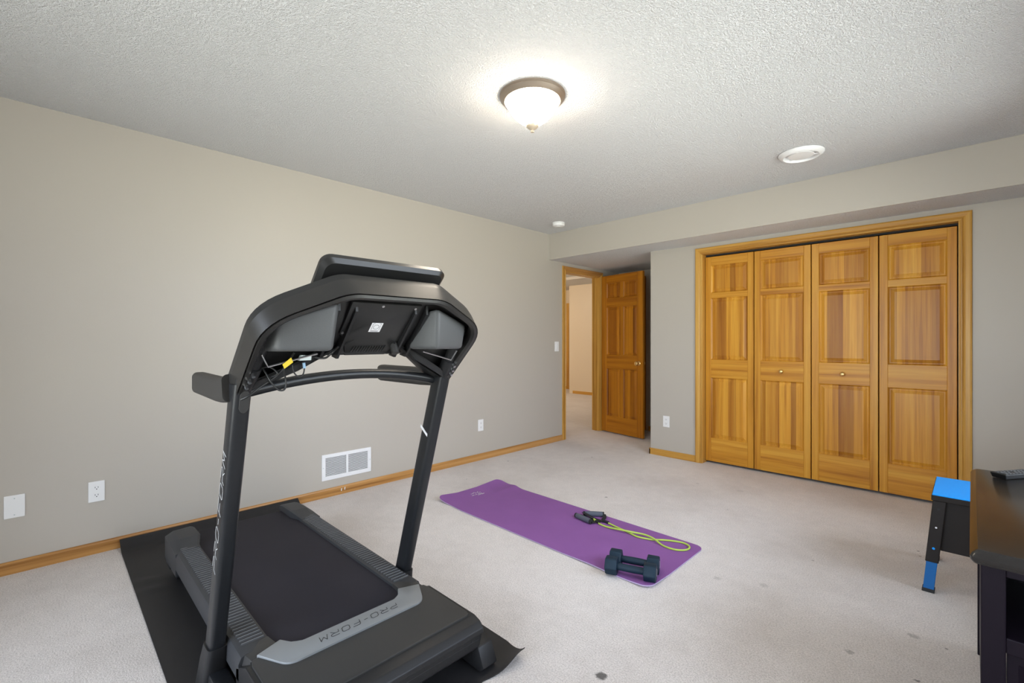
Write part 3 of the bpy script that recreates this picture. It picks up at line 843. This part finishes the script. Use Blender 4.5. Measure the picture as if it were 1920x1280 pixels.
# rear cover plate inside the cowl, in the 45 degree plane
W45 = Vector((.7071, 0, .7071)); NF = Vector((.7071, 0, -.7071))     # up the slope; out of the back
O45 = Vector(P(2.105, 0, 1.241)) + NF*.002
def p45(h, s, d): return O45 + Vector((0, h, 0)) + W45*s + NF*d
b = B()
b.prism([(-.124, .118), (.124, .118), (.122, -.02), (.10, -.03), (.075, -.115), (-.075, -.115), (-.10, -.03), (-.122, -.02)], lambda u, v, a: p45(u, v, a), .0, .012, .003)
cover = b.build('rear_cover', 'plastic_gloss', tm, 30)
b = B()
for k in range(13): b.hexa([p45(-.060+k*.0095, -.100, .0123), p45(-.056+k*.0095, -.100, .0123), p45(-.052+k*.0095, -.070, .0123), p45(-.056+k*.0095, -.070, .0123), p45(-.060+k*.0095, -.100, .013), p45(-.056+k*.0095, -.100, .013), p45(-.052+k*.0095, -.070, .013), p45(-.056+k*.0095, -.070, .0165)])
b.build('vent_fins', 'plastic_soft', cover)
b = B(); q = [(-.010, .030), (.028, .030), (.028, -.006), (-.010, -.006)]
q = [(-.030, .036), (.010, .036), (.010, -.004), (-.030, -.004)]
b.prism(q, lambda u, v, a: p45(u, v, a), .0121, .0127)
lab = b.build('sticker', 'paper', cover); tag(lab, 'white label with a printed ring')
b = B(); ci = [(-.010+.0095*math.cos(2*PI*k/24), .018+.0095*math.sin(2*PI*k/24)) for k in range(25)]
b.ribbon([ci, [(-.024, .033), (-.018, .033)], [(-.024, .033), (-.024, .006)], [(.004, .033), (-.002, .033)], [(.004, .033), (.004, .006)], [(-.024, .001), (.004, .001)], [(-.024, -.001), (.002, -.001)]], p45(0, 0, .0128), Vector((0, 1, 0)), W45, .0012, -.0003)
b.build('printed_ring', 'print_dark', cover)
for (h, s) in ((-.115, -.010), (.112, -.012), (-.02, .108), (.10, .105)):
    k = B(); k.tube([p45(h, s, .010), p45(h, s, .0145)], .0045, 10); k.build('screw', 'steel', cover)
# stand-off knob and stiffening ribs
b = B(); b.tube([p45(.092, -.066, .0), p45(.092, -.080, .040)], [.016, .013], 18); b.build('stand_off', 'plastic_soft', cover, 40)
for h in (-.16, -.105, .105, .150):
    k = B(); k.hexa([p45(h-.004, -.13, 0), p45(h+.004, -.13, 0), p45(h+.004, .11, 0), p45(h-.004, .11, 0), p45(h-.004, -.11, .030), p45(h+.004, -.11, .030), p45(h+.004, .09, .022), p45(h-.004, .09, .022)])
    k.build('rib', 'plastic', cover)
# lower apron behind the opening
b = B()
ap = [Vector(P(x+.012, h, z+.004)) for h, x, z in low]; ap2 = [Vector(P(x+.020, h*.99, z+.026)) for h, x, z in low]
b.strip(ap, ap2); b.strip([p+Vector((-.004, 0, .004)) for p in ap], [p+Vector((-.004, 0, .006)) for p in ap2])
b.build('lower_apron', 'plastic', tm)
# speaker boxes
for s in (-1, 1):
    b = B()
    bl = [P(2.196, s*.184, 1.169), P(2.160, s*.325, 1.169), P(2.075, s*.352, 1.169), P(2.070, s*.139, 1.169)]
    tl = [P(2.216, s*.174, 1.312), P(2.178, s*.327, 1.258), P(2.130, s*.350, 1.250), P(2.160, s*.150, 1.300)]
    b.hexa(bl+tl, .014, seg=4); b.build('speaker_box', 'speaker', tm, 30)
    k = B(); k.tube([P(2.10, s*.345, 1.16), P(2.09, s*.325, 1.125), P(2.10, s*.19, 1.160)], .003, 6); k.build('wire_brace', 'steel', tm)
# tablet screen behind the cowl
b = B(); T0 = Vector(P(2.212, 0, 1.4275)); NT = Vector((-.7071, 0, .7071)); 
def pt(h, s, d): return T0 + Vector((0, h, 0)) - W45*(-s) + NT*d
out1 = rrect(-.218, .218, -.155, .004, .030, 6); out2 = rrect(-.204, .204, -.145, -.007, .028, 6)
l0 = b.verts([pt(u, v, .0) for u, v in out2]); l1 = b.verts([pt(u, v, .012) for u, v in out1]); l2 = b.verts([pt(u, v, .024) for u, v in out1]); l3 = b.verts([pt(u*.99, v*.99, .028) for u, v in out1])
n = len(out1)
for A, C in ((l0, l1), (l1, l2), (l2, l3)):
    for k in range(n): b.face([A[k], A[(k+1) % n], C[(k+1) % n], C[k]])
b.face(l0[::-1]); b.face(l3)
scr = b.build('tablet_screen', 'plastic_gloss', tm, 30)
k = B(); k.prism(rrect(-.20, .20, -.138, -.012, .01, 4), lambda u, v, a: pt(u, v, a), .0281, .0286); k.build('display_glass', 'cab_in', scr)
k = B(); k.hexa([pt(-.05, -.150, -.04), pt(.05, -.150, -.04), pt(.05, -.10, -.04), pt(-.05, -.10, -.04), pt(-.05, -.150, .004), pt(.05, -.150, .004), pt(.05, -.10, .004), pt(-.05, -.10, .004)], .004); k.build('screen_mount', 'plastic', scr)
# loose cables under the left speaker box
def px2(u, v, x):
    """point on the plane X=x seen at photo position u,v"""
    d = Vector((-SY, CYW, 0)) + Vector((CYW, SY, 0))*((u-960)/F_PX) - Vector((0, 0, 1))*((v-CY_PX)/F_PX)
    t = (x-CAM.x)/d.x; return CAM + d*t
F_PX, YAW, CY_PX = 867.44, .78269, 638.08
CYW, SY = math.cos(YAW), math.sin(YAW); CAM = Vector((3.5075, -4.146, 1.1997))
def cable(name, pts, r, mat):
    b = B(); b.tube(smooth_path([px2(*p) for p in pts], 7), r, 8); return b.build(name, mat, tm, 60)
cable('cable', [(452, 749, 2.045), (466, 742, 2.06), (490, 724, 2.06), (516, 706, 2.06), (534, 687, 2.06), (545, 672, 2.08), (552, 660, 2.10)], .0032, 'cable')
cable('cable', [(492, 690, 2.05), (500, 702, 2.06), (509, 717, 2.07), (521, 730, 2.07), (532, 731, 2.07), (536, 722, 2.07), (535, 708, 2.07), (533, 694, 2.08), (540, 678, 2.09)], .0026, 'cable')
cable('cable', [(548, 684, 2.07), (550, 695, 2.07), (556, 704, 2.07), (563, 706, 2.07), (569, 700, 2.07), (571, 688, 2.07)], .0022, 'cable')
cable('cable', [(585, 668, 2.08), (600, 671, 2.10), (612, 670, 2.12), (622, 661, 2.14), (634, 650, 2.12)], .0032, 'cable')
cable('cable', [(490, 690, 2.05), (505, 688, 2.06), (518, 696, 2.07), (519, 702, 2.07), (508, 707, 2.06)], .0024, 'cable')
b = B(); b.tube([px2(571, 690, 2.071), px2(569.5, 680, 2.071)], .0045, 8); b.build('cable_sleeve', 'bluewire', tm)
b = B(); q = [px2(559, 676, 2.085), px2(582, 675, 2.085), px2(583, 666, 2.085), px2(563, 665, 2.085)]
b.hexa([v+Vector((-.008, 0, 0)) for v in q]+[v+Vector((.008, 0, 0)) for v in q], .002); b.build('cable_connector', 'clip', tm)
b = B(); q = [px2(529.5, 683, 2.10), px2(533, 691, 2.10), px2(549, 679, 2.10), px2(545.5, 670, 2.10)]
b.hexa([v for v in q]+[v+Vector((.0025, 0, 0)) for v in q], 0); b.build('cable_tag', 'yellow', tm)

# ------------------------------------------------------------------ treadmill mat
def sheet(name, xs, ys, zf, th, mats, parent=None, pf=None):
    b = B(); T, Bt = [], []
    for x in xs:
        rt, rb = [], []
        for y in ys:
            X, Y = pf(x, y) if pf else (x, y)
            z = zf(X, Y)
            if isinstance(z, tuple): (X, Y, z) = z
            rt.append(b.bm.verts.new((X, Y, z+th))); rb.append(b.bm.verts.new((X, Y, z)))
        T.append(rt); Bt.append(rb)
    nx, ny = len(xs), len(ys)
    for i in range(nx-1):
        for j in range(ny-1):
            b.face([T[i][j], T[i+1][j], T[i+1][j+1], T[i][j+1]], 0); b.face([Bt[i][j+1], Bt[i+1][j+1], Bt[i+1][j], Bt[i][j]], 1)
    e = 1
    for i in range(nx-1):
        b.face([Bt[i][0], Bt[i+1][0], T[i+1][0], T[i][0]], e); b.face([T[i][-1], T[i+1][-1], Bt[i+1][-1], Bt[i][-1]], e)
    for j in range(ny-1):
        b.face([T[0][j], T[0][j+1], Bt[0][j+1], Bt[0][j]], e); b.face([Bt[-1][j], Bt[-1][j+1], T[-1][j+1], T[-1][j]], e)
    return b.build(name, mats, parent, 50)
def frange(a, c, n): return [a+(c-a)*k/n for k in range(n+1)]
def tmz(x, y):
    z = .0015
    if x < .14:                                   # rides up the baseboard
        q = (.14-x)/.118; z += .046*q**2.2
    # lifted front corner on the far side and a shallow wave beside it
    d = max(0, (x-2.02)/.26); e = max(0, (y+3.02)/.165)
    d2 = ((x-2.27)/.05)**2 + ((y+3.02)/.06)**2
    # creases near the deck's rear foot
    z += .007*math.exp(-((y+3.79)/.05)**2)*(math.exp(-((x-.60-.25*(y+3.79))/.03)**2)+.7*math.exp(-((x-.72-.2*(y+3.79))/.03)**2))
    return z
xs = [.022, .026, .032, .040, .05, .065, .085, .11, .14] + frange(.16, 2.16, 80) + frange(2.17, 2.345, 18)
ys = frange(-3.850, -2.855, 48)
def tmzz(x, y):
    z = tmz(x, y); e = max(0, min(1, (y+3.06)/.19)); e = e*e*(3-2*e)
    s0 = 2.20
    if x > s0 and e > 0:
        Rr = .12; th = (x-s0)/Rr*e*.78
        if th > 1e-5: return (s0 + (x-s0)*math.sin(th)/th, y - .034*e*(x-s0)/.145, z + (x-s0)*(1-math.cos(th))/th*.8)
    return z
o = sheet('exercise_equipment_mat', xs, ys, tmzz, .0045, ['rubber', 'rubber'], None, lambda x, y: (x-(1-max(0, min(1, (y+3.06)/.19)))*.055*max(0, x-2.16)/.185, y))
tag(o, 'thin black rubber mat under the treadmill, its front corner curled up', 'mat')

# ------------------------------------------------------------------ yoga mat, band, dumbbells
yx0, yx1, yy0, yy1, rr = .672, 2.412, -2.100, -1.462, .050
def ypf(x, y):
    d = min(x-yx0, yx1-x); ins = rr - math.sqrt(max(0, rr*rr-(rr-min(d, rr))**2)) if d < rr else 0
    t = (y-yy0)/(yy1-yy0); hw = (yy1-yy0)/2-ins; c = (yy0+yy1)/2
    Y = c+(t*2-1)*hw
    Y += .012*math.sin(x*9+.4)*math.exp(-((x-.80)/.12)**2) - .010*(x-1.5)
    return x, Y
def yz(x, y):
    z = .0015
    q = max(0, 1-(x-yx0)/.16); z += q*q*(.012 + .018*max(0, (y+1.70)/.24) + .022*max(0, (-1.90-y)/.2))
    z += .010*math.exp(-((x-.86)/.05)**2)*max(0, (y+1.75)/.29)
    q = max(0, (x-2.20)/.21); z += .010*q*q*max(0, (-1.9-y)/.2)
    z += .004*math.exp(-((x-2.05)/.12)**2)*max(0, (-1.95-y)/.15)
    return z
xs = [yx0, yx0+.002, yx0+.006, yx0+.014, yx0+.026, yx0+.04, yx0+.055] + frange(yx0+.08, yx1-.08, 66) + [yx1-.055, yx1-.04, yx1-.026, yx1-.014, yx1-.006, yx1-.002, yx1]
ys = frange(yy0, yy1, 30)
ym = sheet('yoga_mat', xs, ys, yz, .0060, ['purple', 'lavender'], None, ypf)
tag(ym, 'unrolled purple yoga mat lying on the carpet with dumbbells and a band on it', 'yoga mat')
b = B(); zt = .0072
def mk(pts, w=.006): 
    P3 = [(x, y, .0) for x, y in pts]
    for (p, q) in zip(P3, P3[1:]):
        d = Vector(q)-Vector(p); d.normalize(); sd = Vector((-d.y, d.x, 0))*w/2
        zz = lambda v: yz(v.x, v.y)+.0062
        vs = [Vector(p)-sd, Vector(q)-sd, Vector(q)+sd, Vector(p)+sd]
        b.hexa([(v.x, v.y, zz(v)) for v in vs]+[(v.x, v.y, zz(v)+.0006) for v in vs])
mk([(.788, -1.846), (.786, -1.822)]); mk([(.788, -1.815), (.787, -1.795)], .005); mk([(.791, -1.788), (.790, -1.748)], .006); mk([(.806, -1.800), (.805, -1.770)], .004); mk([(.806, -1.765), (.804, -1.735)], .007)
mk([(.756, -1.832), (.760, -1.812), (.744, -1.798), (.758, -1.785), (.770, -1.79)], .004); mk([(.762, -1.775), (.748, -1.752)], .004); mk([(.772, -1.772), (.764, -1.738)], .003)
b.build('printed_logo', 'print_light', ym)
b = None
def dumbbell(label, base, ang):
    t = thing('dumbbell', label, 'dumbbell', base, 'dumbbells on the yoga mat')
    d = Vector((math.cos(ang), math.sin(ang), 0)); p = Vector((-d.y, d.x, 0)); R = .0465; ap = R*math.cos(PI/6)
    O = Vector(base)+Vector((0, 0, ap))
    g = B(); g.tube([O-d*.08, O-d*.04, O, O+d*.04, O+d*.08], [.0165, .0178, .0185, .0178, .0165], 20); g.build('handle', 'dbell', t, 50)
    for s in (-1, 1):
        h = B(); vs = []
        for (a, sc) in ((.066, .93), (.070, 1.0), (.119, 1.0), (.1245, .95), (.125, .70)):
            vs.append(h.verts([O + d*s*a + (p*math.cos(PI/3*k)+Vector((0, 0, 1))*math.sin(PI/3*k))*R*sc for k in range(6)]))
        fs = []
        for A, C in zip(vs, vs[1:]):
            for k in range(6): fs.append(h.face([A[k], A[(k+1) % 6], C[(k+1) % 6], C[k]]))
        fs.append(h.face(vs[0][::-1])); fs.append(h.face(vs[-1]))
        es = [e for e in h.bm.edges if abs((e.verts[0].co-e.verts[1].co).normalized().dot(d)) > .9]
        bmesh.ops.bevel(h.bm, geom=es, offset=.006, segments=3, affect='EDGES', profile=.5)
        hd = h.build('head', 'dbell', t, 30)
        m = B(); arc = [(.022*math.cos(a), .022*math.sin(a)) for a in [math.radians(q) for q in range(-50, 55, 12)]]
        m.ribbon([arc], O+d*s*.1252, p*s, Vector((0, 0, 1)), .005, .0006); m.build('white_mark', 'paper', hd)
    return t
an = math.radians(21)
dv = Vector((math.cos(an), math.sin(an), 0)); pv = Vector((-dv.y, dv.x, 0))
c1 = Vector((2.286, -2.069, 0)) ; c2 = c1 + pv*.092 + dv*.004
zt = .0078
dumbbell('dark blue hex dumbbell on the yoga mat, nearer the camera of the pair', (c1.x, c1.y, zt), an)
dumbbell('dark blue hex dumbbell on the yoga mat, behind the nearer one', (c2.x, c2.y, zt), an)
# resistance band
bt = thing('resistance_band', 'lime green tube resistance band with grey foam handles lying on the yoga mat', 'resistance band', (2.0, -1.6, .007))
Z = .0130
rp = [(1.779, -1.610), (1.80, -1.624), (1.86, -1.631), (1.972, -1.626), (2.029, -1.609), (2.101, -1.591), (2.167, -1.604), (2.239, -1.631), (2.307, -1.633), (2.350, -1.603), (2.362, -1.560), (2.339, -1.523), (2.293, -1.516), (2.221, -1.549), (2.171, -1.588), (2.147, -1.606), (2.071, -1.627), (2.004, -1.609), (1.914, -1.592), (1.834, -1.572), (1.822, -1.568)]
pts = []
for i, (x, y) in enumerate(rp):
    z = Z + (.010 if i in (4, 5, 6) or i == 3 else 0); pts.append((x, y, z))
b = B(); b.tube(smooth_path(pts, 7), .0054, 10); b.build('tube', 'green', bt, 60)
for (p, q) in (((1.622, -1.634), (1.748, -1.655)), ((1.640, -1.570), (1.735, -1.492))):
    p, q = Vector((*p, .0245)), Vector((*q, .0245)); d = (q-p).normalized()
    b = B(); b.tube([p, p+d*.008, p+d*.05, q-d*.02, q-d*.008, q], [.0145, .0165, .0175, .0165, .0165, .0145], 18); g = b.build('foam_handle', 'greyfoam', bt, 40)
    for e, sg in ((p, -1), (q, 1)):
        k = B(); k.tube([e-d*.002*sg, e+d*.008*sg], .0155, 16); k.build('handle_cap', 'web', bt, 40)
def strap(pts, w=.012, t=.003):
    b = B(); P3 = smooth_path([(x, y, z) for x, y, z in pts], 5); A, C = [], []
    for i, p in enumerate(P3):
        tg = (P3[min(i+1, len(P3)-1)]-P3[max(i-1, 0)]); tg.z = 0; tg.normalize(); sd = Vector((-tg.y, tg.x, 0))*w
        A.append(p-sd); C.append(p+sd)
    up = Vector((0, 0, t)); b.strip(A, C); b.strip([v+up for v in A], [v+up for v in C]); b.strip(A, [v+up for v in A]); b.strip(C, [v+up for v in C])
    b.build('strap', 'web', bt)
strap([(1.618, -1.632, .024), (1.635, -1.605, .020), (1.68, -1.600, .014), (1.745, -1.600, .011)])
strap([(1.756, -1.657, .022), (1.763, -1.635, .016), (1.758, -1.612, .012)])
strap([(1.636, -1.574, .030), (1.660, -1.590, .034), (1.71, -1.585, .020), (1.765, -1.575, .012), (1.80, -1.568, .011)])
strap([(1.741, -1.488, .022), (1.765, -1.515, .018), (1.775, -1.550, .012)])
for (p, q) in (((1.752, -1.606), (1.788, -1.616)), ((1.782, -1.566), (1.832, -1.571))):
    b = B(); b.tube([(*p, .0155), (*q, .0155)], [.008, .0092], 14); b.build('tube_connector', 'web', bt, 40)
b = B(); b.tube([(1.735, -1.597, .020), (1.752, -1.606, .0165)], .006, 10); b.tube([(1.747, -1.603, .017), (1.757, -1.608, .0165)], .0085, 10); b.build('tube_stub', 'green', bt, 50)

# ------------------------------------------------------------------ step platform behind the cabinet
st = thing('step_stool', 'low work platform with bright blue top and black legs behind the dark cabinet', 'stool', (3.6, -.95, 0))
SX0, SX1, SY0, SY1, STZ = 3.372, 3.93, -1.165, -.765, .468
b = B(); b.box(SX0, SX1, SY0, SY1, STZ-.006, STZ, .0015); b.build('top', 'blue', st)
b = B(); b.box(SX0-.003, SX1+.003, SY0-.005, SY1+.005, STZ-.030, STZ-.0055, .003); b.build('top_rim', 'brownblack', st)
for sx in (0, 1):
    for sy in (0, 1):
        x0 = SX0+.002 if sx == 0 else SX1-.052; y0 = SY0-.002 if sy == 0 else SY1-.038
        fx = -.040 if sx == 0 else .040; fy = -.018 if sy == 0 else .075
        def lg(z, w0=0.0, w1=.048, dy=.04, g=0):
            q = 1-z/(STZ-.03); X = x0+fx*q; Y = y0+fy*q+(.002 if dy < .04 else 0)
            return [(X+w0-g, Y-g, z), (X+w1+g, Y-g, z), (X+w1+g, Y+dy+g, z), (X+w0-g, Y+dy+g, z)]
        b = B(); b.hexa(lg(.145)+lg(STZ-.03), .003)
        leg = b.build('leg', 'brownblack', st)
        e = B(); e.hexa(lg(.012, .004, .044, .036)+lg(.30, .004, .044, .036), .002); tag(e.build('leg_extension', 'blue_leg', leg), 'blue leg extension')
        f = B(); f.hexa(lg(0, .002, .046, .038, .001)+lg(.018, .002, .046, .038, .001), .002); f.build('rubber_foot', 'slot', leg)
        if sy == 0 and sx == 0:
            for z, mt in ((.40, 'slot'), (.312, 'paper'), (.212, 'blue')):
                q = lg(z); c = (Vector(q[0])+Vector(q[1]))/2
                h = B(); h.tube([c+Vector((0, .002, 0)), c+Vector((0, -.0012, 0))], .0055 if mt != 'paper' else .004, 10); h.build('lock_hole', mt, leg)
b = B(); b.prism([(SX0+.035, STZ-.028), (SX1-.035, STZ-.028), (SX1-.02, .21), (SX1-.03, .20), (SX0+.030, .20), (SX0+.022, .21)], lambda u, v, a: (u, a, v), SY0+.018, SY0+.026, .002)
b.build('side_panel', 'brownblack', st)

# ------------------------------------------------------------------ dark cabinet and remote
CZT, CXL, CYF, CYB = .70, 3.503, -2.59, -1.575
cb = thing('media_cabinet', 'dark espresso media cabinet with glossy black top at the right edge of the view', 'cabinet', (3.75, -2.1, 0))
b = B()
poly = rrect(CXL, 4.02, CYF, CYB, .012, 4)
def tl(ins, z): return [(x+(ins if x < 3.7 else -ins), y+(ins if y < -2 else -ins), z) for x, y in poly]
rings = [b.verts(tl(.016, CZT-.034)), b.verts(tl(.006, CZT-.032)), b.verts(tl(.001, CZT-.024)), b.verts(tl(0, CZT-.016)), b.verts(tl(.004, CZT-.008)), b.verts(tl(.010, CZT-.003)), b.verts(tl(.014, CZT))]
for A, C in zip(rings, rings[1:]):
    for k in range(len(poly)): b.face([A[k], A[(k+1) % len(poly)], C[(k+1) % len(poly)], C[k]])
b.face(rings[0][::-1]); b.face(rings[-1]); b.build('top', 'cab_top', cb, 30)
fx, fy0, fy1, rx = 3.522, -2.558, -1.60, 4.0
for (x, y) in ((fx, fy0), (rx-.042, fy0), (fx, fy1-.042), (rx-.042, fy1-.042)):
    b = B(); b.box(x, x+.042, y, y+.042, 0, CZT-.034, .003); b.build('corner_post', 'cab', cb)
b = B(); b.box(fx+.005, fx+.017, fy0+.042, fy1-.042, .06, CZT-.034); b.box(rx-.017, rx-.005, fy0+.042, fy1-.042, .06, CZT-.034); b.box(fx+.042, rx-.042, fy1-.02, fy1-.008, .06, CZT-.034); b.build('side_panel', 'cab', cb)
b = B(); b.box(fx+.042, rx-.042, fy0+.004, fy0+.030, CZT-.058, CZT-.034, .002); b.build('apron', 'cab', cb)
b = B(); b.box(fx+.042, rx-.042, fy0+.003, fy1-.022, .462, .500, .003); b.build('shelf', 'cab', cb)
b = B(); b.box(fx+.018, rx-.018, fy0+.40, fy0+.41, .50, CZT-.034); b.build('shelf_back', 'cab_in', cb)
b = B(); b.box(fx+.042, rx-.042, fy0+.004, fy0+.034, .045, .085, .002); b.build('bottom_rail', 'cab', cb)
for (x0, x1) in ((fx+.044, (fx+rx)/2-.002), ((fx+rx)/2+.002, rx-.044)):
    b = B()
    def lp(i, y): return [(x0+i, y, .088+i), (x1-i, y, .088+i), (x1-i, y, .459-i), (x0+i, y, .459-i)]
    L = [b.verts(lp(0, fy0+.03)), b.verts(lp(0, fy0+.012)), b.verts(lp(.018, fy0+.012)), b.verts(lp(.030, fy0+.022)), b.verts(lp(.036, fy0+.022)), b.verts(lp(.048, fy0+.014))]
    for A, C in zip(L, L[1:]):
        for k in range(4): b.face([A[k], A[(k+1) % 4], C[(k+1) % 4], C[k]])
    b.face(L[-1]); b.face(L[0][::-1])
    dr = b.build('door', 'cab', cb)
    k = B(); xx = x1-.018 if x0 < 3.7 else x0+.018
    k.lathe([(.005, fy0+.012), (.005, fy0+.002), (.011, fy0-.006), (.009, fy0-.012), (.003, fy0-.014)], (xx, 0, .30), 18, 0, 'y'); k.build('knob', 'nickel', dr, 40)
rm = thing('remote_control', 'black television remote control lying on the glossy cabinet top', 'remote', (3.64, -1.62, CZT))
A = Vector((3.552, -1.705, CZT+.0005)); d = Vector((.55, .835, 0)).normalized(); p = Vector((d.y, -d.x, 0))
b = B()
def rq(u, v, z): return A + d*u + p*v + Vector((0, 0, z))
b.hexa([rq(.008, .003, 0), rq(.175, .003, 0), rq(.175, .045, 0), rq(.008, .045, 0), rq(0, 0, .019), rq(.18, 0, .019), rq(.18, .048, .019), rq(0, .048, .019)], .003)
b.build('case', 'remote', rm)
for i in range(10):
    for j in range(3):
        if (i in (3, 7) and j == 1) or i == 9 and j != 1: continue
        k = B(); u, v = .014+i*.016, .008+j*.013; k.hexa([rq(u, v, .0188), rq(u+.009, v, .0188), rq(u+.009, v+.008, .0188), rq(u, v+.008, .0188), rq(u, v, .0205), rq(u+.009, v, .0205), rq(u+.009, v+.008, .0205), rq(u, v+.008, .0205)]); k.build('button', 'button', rm)

# ------------------------------------------------------------------ light, world, camera
w = bpy.data.worlds.new('daylight'); SC.world = w; w.use_nodes = True; nt = w.node_tree; nt.nodes.clear()
out = N(nt, 'ShaderNodeOutputWorld'); bg = N(nt, 'ShaderNodeBackground'); tc = N(nt, 'ShaderNodeTexCoord'); sp = N(nt, 'ShaderNodeSeparateXYZ')
link(nt, tc.outputs['Generated'], sp.inputs[0])
rm2 = N(nt, 'ShaderNodeMapRange'); rm2.inputs['From Min'].default_value = -1; rm2.inputs['From Max'].default_value = 1; link(nt, sp.outputs[2], rm2.inputs[0])
col = ramp(nt, rm2.outputs[0], [(.0, (1.04, 1.03, 1.02)), (.47, (.94, .955, .91)), (.53, (.83, .88, 1.03)), (1.0, (.70, .83, 1.08))])
link(nt, col, bg.inputs[0]); bg.inputs[1].default_value = 8.8; link(nt, bg.outputs[0], out.inputs[0])
def portal(loc, rot, sx, sy):
    l = bpy.data.lights.new('window_portal', 'AREA'); l.shape = 'RECTANGLE'; l.size = sx; l.size_y = sy
    l.cycles.is_portal = True
    o = bpy.data.objects.new('window_portal', l); o.location = loc; o.rotation_euler = rot; COL.objects.link(o)
for (a0, a1, z0, z1) in WR: portal((XR+.14, (a0+a1)/2, (z0+z1)/2), (0, PI/2, 0), z1-z0, a1-a0)
for (a0, a1, z0, z1) in WB: portal(((a0+a1)/2, YB-.14, (z0+z1)/2), (PI/2, 0, 0), a1-a0, z1-z0)

cam = bpy.data.cameras.new('camera'); co = bpy.data.objects.new('camera', cam); COL.objects.link(co)
cam.sensor_width = 36; cam.lens = F_PX/1920*36; cam.clip_start = .05
cam.shift_y = (CY_PX-640)/1920
co.location = CAM; co.rotation_euler = (PI/2, 0, YAW)
SC.camera = co
SC.view_settings.view_transform = 'Standard'; SC.view_settings.look = 'None'
SC.view_settings.gamma = 1; SC.view_settings.use_curve_mapping = False
SC.view_settings.exposure = 0.06
SC.cycles.max_bounces = 10; SC.cycles.diffuse_bounces = 6; SC.cycles.sample_clamp_indirect = 6
